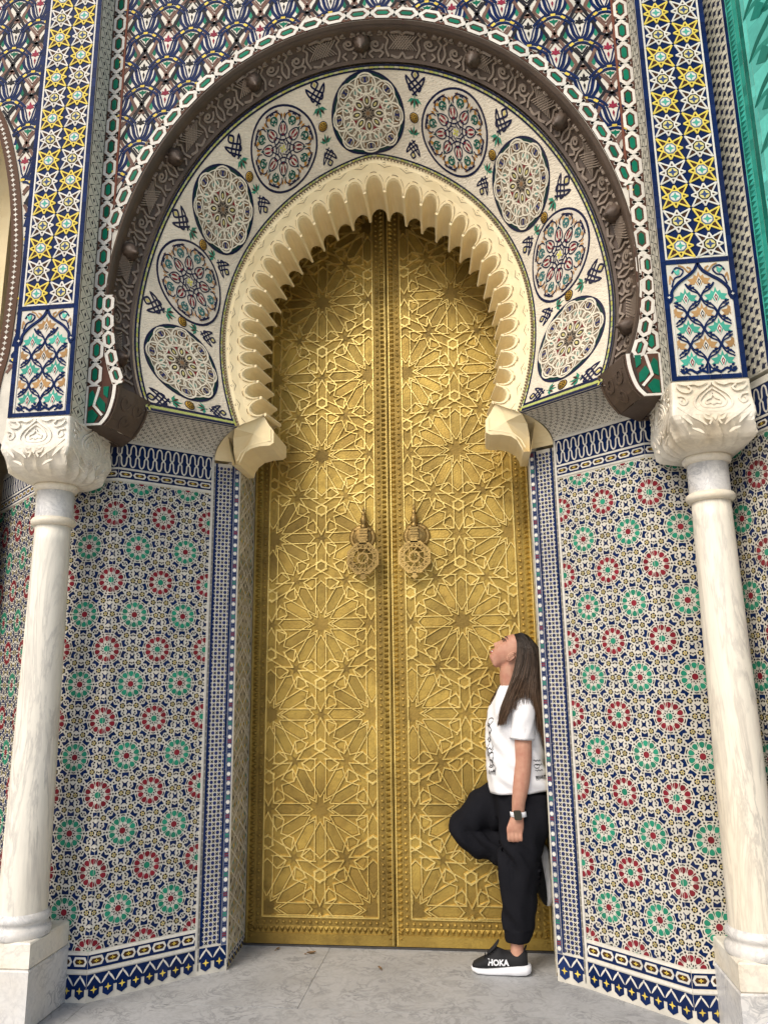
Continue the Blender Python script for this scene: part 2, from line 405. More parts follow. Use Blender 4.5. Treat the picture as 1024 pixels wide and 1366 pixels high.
def mosaic_wall(par, pts, flip, clipu=None, tile=None, zr=(.2, 2.41), top=True, thick=.05):
    tile = tile or M['tile']
    f = plan(pts, flip); u1 = f.length if clipu is None else clipu; u0 = .012
    c = 0
    for a, b in zip(pts[:-1], pts[1:]):
        l = hypot(b[0]-a[0], b[1]-a[1]); bs = MB()
        g = plan([a, b], flip); n = len(bs.v)
        for u in (0, l):
            for z in (0, 2.64):
                bs.v += [g(u, z, 0), g(u, z, -thick)]
        for q in ((0, 2, 6, 4), (1, 3, 7, 5), (0, 1, 5, 4), (2, 3, 7, 6), (0, 1, 3, 2), (4, 5, 7, 6)): bs.face(q, WH)
        bs.build('wall_core', M['grout'], par)
    fill = MB()
    cr_ = hypot(pts[1][0]-pts[0][0], pts[1][1]-pts[0][1])
    lims = [(u0, min(u1, cr_-.0008), zr[0]+.012, zr[1]-.012)]+([(cr_+.0008, u1, zr[0]+.012, zr[1]-.012)] if u1 > cr_+.01 else [])
    for row in range(-1, 16):
        z = .20+.1693*row
        for k in range(-2, int(u1/.25)+3):
            u = .0205+.2515*k+(.1258 if row % 2 else 0)
            if u < u0-.2 or u > u1+.2 or z > zr[1]+.2: continue
            m2 = MB()
            for poly, col in (ROS_R if row % 2 == 0 else ROS_G):
                for li in lims:
                    q = clip([(u+a, z+b) for a, b in poly], *li)
                    if q: m2.prism(q, col, .0016, f)
            m2.build('rosette', tile, par)
            for i, (poly, col) in enumerate(filler_pieces(u, z)):
                for li in lims:
                  q = clip(poly, *li)
                  if q: fill.prism(q, col, .0022 if col == (.58, .47, .20) else (.0028 if col == (.25, .26, .18) else .0014), f)
    fill.build('mosaic_infill', tile, par, kind='stuff')
    if top:
        for ua, ub in [(l_[0], l_[1]) for l_ in lims]:
            frieze_chain(par, f, ua, ub, zr[1]+.006, zr[1]+.052, tile)
            frieze_top(par, f, ua, ub, zr[1]+.062, 2.606, tile)
            frieze_chain(par, f, ua, ub, .136, zr[0]-.002, tile)
            frieze_skirt(par, f, ua, ub, .006, .114, tile)
    # raised white fillets
    ln = MB()
    for z in (zr[1], zr[1]+.057, 2.612, zr[0], .125):
        k = 10
        for l_ in lims: ln.strip([(l_[0]+(l_[1]-l_[0])*i/k, z) for i in range(k+1)], .010, WH, .0042, f)
    ln.strip([(u0-.002, .13), (u0-.002, 2.6)], .010, WH, .0050, f)
    ln.build('white_fillet', tile, par)
    return f
S0 = (.923, 3.945); C0 = (1.305, 3.593); E0 = (1.66, 3.593)
for s, side in ((-1, 'left'), (1, 'right')):
    t = thing('mosaic_wall', 'splayed wall of red and green rosette mosaic on the %s of the brass door' % side, 'wall', group='rosette mosaic walls')
    mosaic_wall(t, [(s*S0[0], S0[1]), (s*C0[0], C0[1]), (s*E0[0], E0[1])], s)
t = thing('mosaic_wall', 'dim rosette mosaic wall of the next bay, behind the left column at the photo edge', 'wall', group='rosette mosaic walls')
mosaic_wall(t, [(-1.664, 3.60), (-2.35, 4.22)], -1, tile=M['tile_old'])
t = thing('mosaic_wall', 'steeply turned rosette mosaic wall to the right of the right column', 'wall', group='rosette mosaic walls')
RW0 = (1.61, 3.590); RWD = (.35, -.937)
frw = mosaic_wall(t, [RW0, (RW0[0]+RWD[0]*1.3, RW0[1]+RWD[1]*1.3)], 1, tile=M['tile_old'])

# ---- narrow jamb front and reveal
def jamb(s, side):
    t = thing('door_jamb', 'narrow blue and white star mosaic jamb on the %s of the brass door' % side, 'jamb', group='mosaic door jambs')
    J0 = (.800, 4.024); pts = [(s*J0[0], J0[1]), (s*S0[0], S0[1])]
    f = plan(pts, s); L = f.length; H = 2.575
    b = MB()
    for u, h in ((0, 0), (L, 0), (L, -.05), (0, -.05)): b.v += [f(u, 0, h), f(u, H, h)]
    for q in ((0, 2, 3, 1), (2, 4, 5, 3), (4, 6, 7, 5), (6, 0, 1, 7), (0, 2, 4, 6), (1, 3, 5, 7)): b.face(q, WH)
    b.build('wall_core', M['grout'], t)
    a = MB()
    # blue edge strips, cut into tiles
    for u0, u1 in ((.034, .044), (.126, .137)):
        z = .128
        while z < H: z2 = min(H, z+.07+R()*.05); a.prism([(u0, z), (u1, z), (u1, z2-.0012), (u0, z2-.0012)], BL, .0026, f, jit=.25); z = z2
    # star grid
    n = 4; cell = (.126-.045)/n; k = 0; z = .128+cell*.5
    while z < H-.01:
        for i in range(n+1):
            u = .045+cell*i
            if k % 2 == i % 2:
                q = clip(reg(8, cell*.46, pi/8, u, z), .0455, .1255, .128, H)
                a.prism(q, (.028, .040, .13), .0016, f)
            else:
                for d in (pi/4, 3*pi/4):
                    q = [(u+cell*.43*cos(d)-cell*.12*sin(d), z+cell*.43*sin(d)+cell*.12*cos(d)), (u+cell*.43*cos(d)+cell*.12*sin(d), z+cell*.43*sin(d)-cell*.12*cos(d)),
                         (u-cell*.43*cos(d)+cell*.12*sin(d), z-cell*.43*sin(d)-cell*.12*cos(d)), (u-cell*.43*cos(d)-cell*.12*sin(d), z-cell*.43*sin(d)+cell*.12*cos(d))]
                    a.prism(clip(q, .0455, .1255, .128, H), BK, .0016 if d < 1 else .0018, f)
        z += cell; k += 1
    # dots strip
    z = .13; k = 0; cs = [RD, BL, GR, BL]
    while z < H-.02:
        a.prism(reg(8, .0100, 0, .017, z+.012), WH, .0028, f)
        for zz in (z+.026, z+.036): a.prism([(.008, zz), (.017, zz+.004), (.026, zz), (.026, zz+.0075), (.008, zz+.0075)], cs[k % 4], .0020, f)
        z += .046; k += 1
    a.prism([(.004, .12), (.031, .12), (.031, H), (.004, H)], (.10, .12, .2), .0006, f)
    a.build('star_mosaic', M['tile'], t, kind='stuff')
    # grey carved edge
    e = MB(); z = .02
    while z < H-.03:
        e.prism([(.139, z), (L-.001, z), (L-.001, z+.03), (.139, z+.03)], (.28, .27, .25), .0024, f); e.prism([(.141, z+.006), (L-.003, z+.006), (L-.003, z+.024), (.141, z+.024)], (.12, .11, .10), .0032, f); z += .033
    e.build('carved_edge', M['tile_old'], t, kind='stuff')
    frieze_skirt(t, f, .004, .137, .006, .118, M['tile'], .055)
    # reveal (depth of the doorway)
    g = plan([(s*.822, 4.40), (s*J0[0], J0[1])], s); D = g.length
    b = MB()
    for u, h in ((0, 0), (D, 0), (D, -.04), (0, -.04)): b.v += [g(u, 0, h), g(u, 4.6, h)]
    for q in ((0, 2, 3, 1), (2, 4, 5, 3), (4, 6, 7, 5), (6, 0, 1, 7), (0, 2, 4, 6), (1, 3, 5, 7)): b.face(q, WH)
    b.build('reveal_core', M['grout'], t)
    a = MB(); z = .06; c = D/3
    bgc = (.42, .38, .28)
    while z < 4.5:
        a.prism([(.01, z), (D-.01, z), (D-.01, z+.2), (.01, z+.2)], bgc, .0008, g, jit=.2)
        for i in range(9):
            for j in range(5):
                u = .02+(D-.04)*(i+.5)/9; zz = z+.2*(j+.5)/5
                a.prism(reg(5 if (i+j) % 2 else 4, .011, R(), u, zz), [(.50, .37, .08), (.06, .06, .06), (.10, .24, .19), (.62, .58, .48)][(i*2+j*3) % 4], .0016, g, jit=.4)
        for p, q in (((.01, 0), (D-.01, .2)), ((.01, .2), (D-.01, 0)), ((D/2, 0), (.01, .1)), ((D/2, 0), (D-.01, .1)), ((D/2, .2), (.01, .1)), ((D/2, .2), (D-.01, .1)), ((.01, 0), (D/2, .15)), ((D-.01, 0), (D/2, .15))):
            a.strip([(p[0], z+p[1]), (q[0], z+q[1])], .008, (.66, .62, .52), .0024+.0004*R(), g)
        z += .2
    for u in (.008, D-.008): a.strip([(u, .05), (u, 4.5)], .012, (.45, .42, .34), .0034, g)
    a.build('strap_mosaic', M['tile_old'], t, kind='stuff')
    frieze_skirt(t, g, .004, D-.004, .004, .055, M['tile'], .05)
    return t
for s, side in ((-1, 'left'), (1, 'right')): jamb(s, side)

# ================================================================ arches (curves)
def poly(co, x):
    r = 0
    for c in co: r = r*x+c
    return r
CA = [-.0079, 0, .0681, 0, -.1574, 0, 1.3760]; CB = [-.0066, 0, .0614, 0, -.1366, 0, 1.2440]; CC = [.019, -.0705, .1775, -.3141, 1.0488]
def soft(th):  # round the kink at the crown a little
    return sqrt(th*th+.0025)
def PA(t, dr=0.0, y=3.29):
    th = radians(117)*t; r = poly(CA, soft(th))+dr; return Vector((r*sin(th), y, 3.35+r*cos(th)))
def PB(t, dr=0.0, y=3.44):
    th = radians(120)*t; r = poly(CB, soft(th))+dr; return Vector((r*sin(th), y, 3.35+r*cos(th)))
def PC(t, dr=0.0, y=3.78):
    th = radians(125.5)*t; r = poly(CC, soft(th))+dr; return Vector((r*sin(th), y, 3.25+r*cos(th)))
TOP = 5.45
def in_arch(x, z, extra=0.0):
    th = abs(atan2(x, z-3.35))
    if th > radians(117): return abs(x) < 1.3 and z < 3.35
    return hypot(x, z-3.35) < poly(CA, soft(th))+extra

# ---- spandrel wall
sp = thing('spandrel_wall', 'interlaced blue, brown and black tulip mosaic spandrel above the brown arch', 'wall')
b = MB(); n = 120; inner = []; outer = []
for i in range(n+1):
    t = -1+2*i/n; p = PA(t); inner.append(p)
    d = Vector((p.x, 0, p.z-3.35)).normalized()
    k = 9
    if d.x: k = min(k, (1.345-abs(p.x))/abs(d.x) if abs(p.x) < 1.345 else 0)
    if d.z > 0: k = min(k, (TOP-p.z)/d.z)
    k = max(k, .001); outer.append(Vector((p.x+d.x*k, 3.29, p.z+d.z*k)))
b.grid([[tuple(p) for p in inner], [tuple(p) for p in outer]])
b.grid([[(p.x, 3.29, p.z) for p in outer], [(p.x, 3.40, p.z) for p in outer]])
# corners of the rectangle
for sg in (-1, 1): b.quadpts((sg*1.345, 3.291, 4.2), (sg*1.345, 3.291, TOP), (sg*.9, 3.291, TOP), (sg*.9, 3.291, 4.9))
b.build('wall_core', M['grout'], sp)
fs = lambda u, v, h: (u, 3.29-h, v)
K = .25/375
def ok_sp(x, z): return abs(x) < 1.292 and z < TOP-.02 and not in_arch(x, z, .034)
def tulips(par, f, ok, x_range, z_range, name='tulip_motif'):
    rib = MB()
    def S(mb, pts, w_, col, h, ox, oz, n=4):
        c = curve([(ox+a*K, oz+b_*K) for a, b_ in pts], n); run = []
        for p in c+[None]:
            if p is not None and ok(*p): run.append(p)
            else:
                if len(run) > 1: mb.strip(run, w_*K, col, h, f)
                run = []
    row = 0
    z = z_range[0]
    while z < z_range[1]:
        odd = row % 2; x = x_range[0]+(.1255 if odd else 0)
        pc = BK if odd else (.27, .03, .06); rc = (.022, .022, .028) if odd else (.17, .10, .08)
        while x < x_range[1]:
            m = MB()
            for sg in (1, -1):
                S(m, [(sg*8, 2), (sg*42, 50), (sg*58, 110), (sg*66, 150), (sg*84, 190)], 25, BL, .0022, x, z)
                S(m, [(sg*48, 4), (sg*86, 62), (sg*98, 110), (sg*104, 145), (sg*124, 180)], 25, BL, .0022, x, z)
                S(rib, [(-sg*12, 346), (sg*10, 312), (sg*36, 262), (sg*66, 206), (sg*92, 158), (sg*112, 112), (sg*132, 66), (sg*150, 38), (sg*192, 18), (sg*210, -6)], 24, rc, .0030+.0003*odd, x, z)
                S(rib, [(0, -158), (sg*18, -128), (sg*44, -92), (sg*76, -50), (sg*98, -16), (sg*128, 22), (sg*140, 60), (sg*112, 110)], 21, rc, .0026+.0003*odd, x, z)
                if ok(x+sg*112*K, z+70*K):
                    m.prism([(x+sg*a*K, z+b_*K) for a, b_ in ((108, 118), (97, 92), (100, 68), (96, 44), (108, 22), (122, 40), (126, 70), (118, 92))], DG if R() > .3 else GR, .0018, f)
            for sg in (1, -1):
                S(m, [(sg*3, 24), (sg*20, 66), (sg*30, 112), (sg*46, 160)], 11, BL, .0020, x, z)
                S(m, [(0, -118), (sg*20, -92), (sg*44, -58)], 11, rc, .0020, x, z)
                S(m, [(sg*14, 240), (sg*52, 188), (sg*70, 160)], 10, rc, .0019, x, z)
            S(rib, [(-150, -84), (-112, -42), (-60, -4), (0, 14), (60, -4), (112, -42), (150, -84)], 19, BL, .0038, x, z)
            S(rib, [(-128, -104), (-92, -66), (-48, -34), (0, -20), (48, -34), (92, -66), (128, -104)], 19, BL, .0042, x, z)
            for a, b_, an in ((-2, -3, 0), (-70, -33, .65), (70, -33, -.65)):
                px, pz = x+a*K, z+b_*K
                if ok(px, pz): rib.prism([(px+rot2(q, an)[0]*K, pz+rot2(q, an)[1]*K) for q in ((-17, -10), (17, -10), (17, 10), (-17, 10))], YL, .0046, f)
            if ok(x, z+165*K) and ok(x-30*K, z+165*K) and ok(x+30*K, z+165*K):
                m.prism([(x+a*K, z+b_*K) for a, b_ in ((0, 212), (10, 190), (8, 178), (30, 184), (24, 168), (36, 152), (14, 150), (0, 140), (-14, 150), (-36, 152), (-24, 168), (-30, 184), (-8, 178), (-10, 190))], pc, .0018, f)
                m.prism([(x+a*K, z+b_*K) for a, b_ in ((0, 128), (9, 108), (0, 70), (-9, 108))], pc, .0018, f)
            if ok(x, z-65*K) and ok(x-30*K, z-60*K) and ok(x+30*K, z-60*K):
                m.prism([(x+a*K, z+b_*K) for a, b_ in ((0, -38), (10, -48), (34, -48), (24, -66), (10, -72), (0, -98), (-10, -72), (-24, -66), (-34, -48), (-10, -48))], DG, .0018, f)
            if m.f: m.build(name, M['tile'], par)
            x += .251
        z += .1655; row += 1
    rib.build('interlace_ribbon', M['tile'], par, kind='stuff')
tulips(sp, fs, ok_sp, (-1.53, 1.6), (2.976, TOP+.1))

# ---- chain border (white links, green hexagons, brown ground)
def chain(par, f, L, link=.124, w_=.066, bgw=.075, start=0.0, bgcol=BR):
    g = MB(); k = 0; u = 0
    n = max(1, round(L/link)); link = L/n
    while u < L-1e-6:
        u2 = min(L, u+.062); g.prism([(-bgw/2, u), (bgw/2, u), (bgw/2, u2-.0012), (-bgw/2, u2-.0012)], bgcol, .0030, f, jit=.25); u = u2
    a = w_*.42; c = w_*.13
    for i in range(n):
        o = link*i
        pts = [(0, o+link*0.0), (a, o+link*.20), (a, o+link*.72), (0, o+link*.93)]
        for sg in (1, -1):
            P = [(-sg*a*.9, o-link*.06), (sg*0, o+link*.05), (sg*a, o+link*.22), (sg*a, o+link*.70), (0, o+link*.88), (-sg*a*.9, o+link*.99)]
            g.strip(P, .0155, WH, .0048+.0005*(sg > 0), f)
        h = MB(); b_ = a-.0155
        h.prism([(0, o+link*.20), (b_, o+link*.30), (b_, o+link*.62), (0, o+link*.73), (-b_, o+link*.62), (-b_, o+link*.30)], DG, .0042, f, jit=.3)
        h.prism(reg(4, .0065, pi/2, 0, o+link*.965), DG, .0042, f)
        h.build('hexagon_tile', M['tile'], par)
    g.build('chain_links', M['tile'], par, kind='stuff')
for s in (-1, 1):
    chain(sp, (lambda s: lambda u, v, h: (s*1.3055+u, 3.29-h, v))(s), TOP-2.65-.01-.0) if False else None
    chain(sp, (lambda s: (lambda u, v, h: (s*1.3045+u, 3.29-h, 2.795+v)))(s), TOP-2.80)
# along the arch
def arc_len(P, t0, t1, n=200):
    L = [0]; q = P(t0); ts = [t0]
    for i in range(1, n+1):
        t = t0+(t1-t0)*i/n; p = P(t); L.append(L[-1]+(p-q).length); q = p; ts.append(t)
    return L, ts
def along(P, t0, t1, y, off):
    L, ts = arc_len(P, t0, t1)
    def f(u, v, h):
        v = min(max(v, 0), L[-1]); lo, hi = 0, len(L)-1
        while hi-lo > 1:
            m = (lo+hi)//2
            if L[m] <= v: lo = m
            else: hi = m
        fr = (v-L[lo])/((L[hi]-L[lo]) or 1); t = ts[lo]+(ts[hi]-ts[lo])*fr
        p = P(t); d = (P(t+.002)-P(t-.002)); d.y = 0; d.normalize(); nn = Vector((-d.z, 0, d.x))
        return (p.x+nn.x*(u+off), y-h, p.z+nn.z*(u+off))
    f.L = L[-1]; return f
fa = along(PA, -.66, .66, 3.287, .036)
chain(sp, fa, fa.L, w_=.060, bgw=.068)
for sg in (-1, 1):
    fb = along(PA, sg*.80, sg*.985, 3.286, -.030*sg*-1 if False else (.030 if sg > 0 else -.030)); chain(sp, fb, fb.L, link=.11, w_=.052, bgw=.056)
for sg in (-1, 1):
    fb_ = MB(); ts_ = [.70+.29*i/16 for i in range(17)]
    fb_.grid([[tuple(PA(sg*t_, .004, 3.2885)) for t_ in ts_], [(sg*1.338, 3.2885, PA(t_).z) for t_ in ts_]], BR); fb_.build('brown_ground', M['tile'], sp)
sb = MB()
for sg in (-1, 1):   # thin brown fillets edging the borders
    sb.strip([(sg*1.2655, 3.62), (sg*1.2655, TOP-.02)], .010, WR, .0055, fs)
sb.build('brown_fillet', M['tile'], sp)

# ---- brown carved arch (intrados between spandrel and medallion ring)
ba = thing('carved_arch', 'dark brown carved horseshoe arch with knobs framing the medallion band', 'arch')
def intr(t, s):
    a = PA(t, .0); b_ = PB(t, .012); p = a.lerp(b_, s)
    d = Vector((p.x, 0, p.z-3.35)).normalized()
    bulge = .030*sin(pi*min(1, max(0, (s-.22)/.78))) if s > .22 else 0
    p += d*bulge      # hollow cove
    return p
def intr_f(u, s, h):   # u in metres from crown (approx), s across
    t = u/2.62; p = intr(t, s); e = .004
    du = intr(t+e, s)-intr(t-e, s); ds = intr(t, min(1, s+.02))-intr(t, max(0, s-.02))
    nn = du.cross(ds).normalized()
    if nn.y > 0: nn = -nn
    q = p+nn*h; return (q.x, q.y, q.z)
g = MB(); rows = []
for s_ in (0, .1, .2, .22, .34, .46, .58, .7, .82, .92, 1.0):
    rows.append([tuple(intr(-1+2*i/140, s_)-(Vector((0, .010, 0)) if s_ in (.1, .2) else Vector((0, 0, 0)))) for i in range(141)])
g.grid(rows); g.build('cove_band', M['wood'], ba, smooth=True)
g = MB()
g.strip([(-2.6+5.2*i/140, .04) for i in range(141)], .085, (.15, .09, .06), .016, intr_f); g.strip([(-2.6+5.2*i/140, .97) for i in range(141)], .06, WH, .010, intr_f)
g.build('edge_moulding', M['wood'], ba)
g = MB(); un = .138; nU = 38
WD = .165  # metres across the band
def cs(u, v, h): return intr_f(u, .24+v/WD*.72, h)
for i in range(nU):
    o = -2.62+un*(i+.5); 
    if abs(o) > 2.54: continue
    k = i % 3
    if k < 2:
        cy = WD*(.60 if k else .50)
        pts = [(o+(.040-.0055*q*.5)*cos(q*.55), cy+(.040-.0055*q*.5)*sin(q*.55)*1.0) for q in range(13)]
        g.strip(pts, .0105, WH, .0125, cs)
        g.strip(arc(o, cy, .013, 0, 2*pi, 8), .009, WH, .0125, cs)
        for sx in (1, -1):
            g.strip(curve([(o+sx*.058, .012), (o+sx*.045, .045), (o+sx*.062, .075), (o+sx*.05, .12), (o+sx*.066, .155)], 3), .0105, WH, .012, cs)
            g.strip(curve([(o+sx*.02, .008), (o+sx*.035, .028), (o+sx*.012, .036)], 3), .009, WH, .012, cs)
            g.strip(curve([(o+sx*.015, .158), (o+sx*.036, .140), (o+sx*.016, .128)], 3), .009, WH, .012, cs)
    else:
        for q in range(-3, 4):
            g.strip([(o+q*.014-.03, .035), (o+q*.014+.03, .125)], .0055, WH, .0118, cs); g.strip([(o+q*.014+.03, .035), (o+q*.014-.03, .125)], .0055, WH, .0124, cs)
        g.strip(curve([(o-.06, .02), (o-.02, .012), (o, .03), (o+.02, .012), (o+.06, .02)], 3), .010, WH, .012, cs)
        g.strip(curve([(o-.06, .15), (o-.02, .158), (o, .138), (o+.02, .158), (o+.06, .15)], 3), .010, WH, .012, cs)
g.build('carved_scroll', M['woodlight'], ba, kind='stuff')
# knobs
for i in range(-4, 5):
    t = i*.225
    if abs(t) > .95: continue
    c = Vector(intr_f(t*2.62, .62, .0)); nn = (Vector(intr_f(t*2.62, .62, .1))-c).normalized(); cen = Vector((0, .2, 3.5))
    ax = (nn+Vector((0, -.0, -.25))).normalized()
    q = ax.to_track_quat('Z', 'Y'); kb = MB(); rows = []
    prof = [(.040, 0), (.045, .010), (.041, .022), (.037, .037), (.029, .052), (.018, .066), (.010, .073), (.011, .083), (.005, .090), (.0, .092)]
    for jz, (r, z) in enumerate(prof):
        rows.append([tuple(c+q @ Vector((r*(1+.17*cos(8*a_+jz*pi))*cos(a_), r*(1+.17*cos(8*a_+jz*pi))*sin(a_), z))) for a_ in [2*pi*k/24 for k in range(24)]])
    kb.grid(rows, closeu=True); kb.build('knob', M['wood'], ba, smooth=True)
# corbel feet
for s in (-1, 1):
    F = [(1.185, 3.283, 2.79), (1.188, 3.283, 2.735), (1.199, 3.283, 2.68), (1.217, 3.283, 2.63), (1.247, 3.283, 2.592)]
    B2 = [(1.095, 3.455, 2.765), (1.106, 3.46, 2.715), (1.124, 3.465, 2.665), (1.150, 3.47, 2.618), (1.182, 3.475, 2.578)]
    g = MB()
    g.grid([[(s*x, y, z) for x, y, z in F], [(s*(a[0]+b_[0])/2-s*.006, (a[1]+b_[1])/2, (a[2]+b_[2])/2) for a, b_ in zip(F, B2)], [(s*x, y, z) for x, y, z in B2]])
    ff = MB(); ff.grid([[(s*x, y-.001, z) for x, y, z in F], [(s*1.338, y-.001, z) for x, y, z in F]], BR); ff.build('corbel_front', M['tile'], ba)
    g.quadpts((s*1.247, 3.283, 2.592), (s*1.182, 3.475, 2.578), (s*1.30, 3.60, 2.58), (s*1.345, 3.283, 2.592))
    g.quadpts((s*1.345, 3.283, 2.592), (s*1.345, 3.60, 2.58), (s*1.30, 3.60, 2.58), (s*1.345, 3.45, 2.592))
    g.grid([[(s*x, y, z) for x, y, z in B2], [(s*1.30, 3.60, z) for x, y, z in B2]])
    g.build('corbel', M['wood'], ba)
    cs_ = MB(); Fc, Bc = curve([tuple(p_) for p_ in F], 4), curve([tuple(p_) for p_ in B2], 4)
    def fcb(u, v, h, s=s, Fc=Fc, Bc=Bc):
        x_ = v*(len(Fc)-1); j_ = min(int(x_), len(Fc)-2); e_ = x_-j_
        a_ = Vector(Fc[j_]).lerp(Vector(Fc[j_+1]), e_); b2_ = Vector(Bc[j_]).lerp(Vector(Bc[j_+1]), e_); q_ = a_.lerp(b2_, u)
        return (s*(q_.x-.004-h*.6), q_.y-h*.5, q_.z-h*.4)
    for cu_, cv_ in ((.30, .3), (.68, .35), (.45, .7)):
        cs_.strip([(cu_+(.17-.011*q)*cos(q*.6), cv_+(.20-.013*q)*sin(q*.6)) for q in range(12)], .045, WH, .005, fcb)
    cs_.strip([(.04, i/8) for i in range(9)], .05, WH, .006, fcb); cs_.strip([(.96, i/8) for i in range(9)], .05, WH, .006, fcb)
    cs_.build('corbel_scroll', M['wood'], ba, kind='stuff')
    g = MB(); fc = lambda u, v, h, s=s: (s*u, 3.283-h, v)
    # tiled front of the corbel: white edge and green pieces
    cv = curve([(a[0], a[2]) for a in F], 4)
    g.strip([(x+.012, z+.004) for x, z in cv], .016, WH, .0045, fc); g.strip([(x+.030, z+.006) for x, z in cv], .010, (.05, .04, .035), .0042, fc)
    for p in ([(1.290, 2.605), (1.322, 2.605), (1.322, 2.662), (1.300, 2.672), (1.270, 2.640)], [(1.236, 2.655), (1.262, 2.668), (1.285, 2.705), (1.268, 2.735), (1.238, 2.70)], [(1.296, 2.70), (1.322, 2.685), (1.322, 2.752), (1.306, 2.770), (1.29, 2.74)], [(1.228, 2.725), (1.250, 2.745), (1.252, 2.785), (1.225, 2.785)]): g.prism(p, DG, .0055, fc)
    g.strip([(1.250, 2.640), (1.294, 2.690), (1.272, 2.785)], .012, WH, .0065, fc); g.strip([(1.252, 2.597), (1.333, 2.597), (1.333, 2.79)], .010, WH, .0062, fc)
    g.build('corbel_tiles', M['tile'], ba, kind='stuff')
# ================================================================ medallion ring
rg = thing('medallion_arch', 'cream archivolt band with nine round painted medallions around the scalloped arch', 'arch')
def ringP(t, s): return PB(t).lerp(PC(t), s)
def ring_n(t, s):
    a = ringP(t+.004, s)-ringP(t-.004, s); b_ = ringP(t, s+.02)-ringP(t, s-.02)
    n = a.cross(b_).normalized()
    return -n if n.y > 0 else n
g = MB(); rows = []
for j in range(9): rows.append([tuple(ringP(-1+2*i/120, j/8)) for i in range(121)])
g.grid(rows); g.build('band_face', M['ring'], rg, smooth=True)
WR_ = .475
def rf(t0):
    cache = {}
    def lt(s):
        k = round(s*20)
        if k not in cache: cache[k] = (ringP(t0+.01, k/20)-ringP(t0-.01, k/20)).length/.02
        return cache[k]
    nn = ring_n(t0, .5)
    W = (ringP(t0, 0)-ringP(t0, 1)).length
    def f(a, b_, h):
        s = .5-b_/W; t = t0+a/lt(s)
        p = ringP(t, s)+nn*h; return (p.x, p.y, p.z)
    f.W = W
    return f
NV = (.016, .020, .055)
def fan(o, poly_, col, h, f):
    m = len(poly_); n = len(o.v); K_ = 6
    for j in range(K_): o.v += [f(a*(j+.02)/(K_-.98), b2*(j+.02)/(K_-.98), h) for a, b2 in poly_]
    o.v += [f(a, b2, 0) for a, b2 in poly_]
    for j in range(K_):
        for i in range(m): o.face((n+j*m+i, n+j*m+(i+1) % m, n+(j+1)*m+(i+1) % m, n+(j+1)*m+i), col)
def disc(o, r, col, h, f): fan(o, reg(48, r), col, h, f)
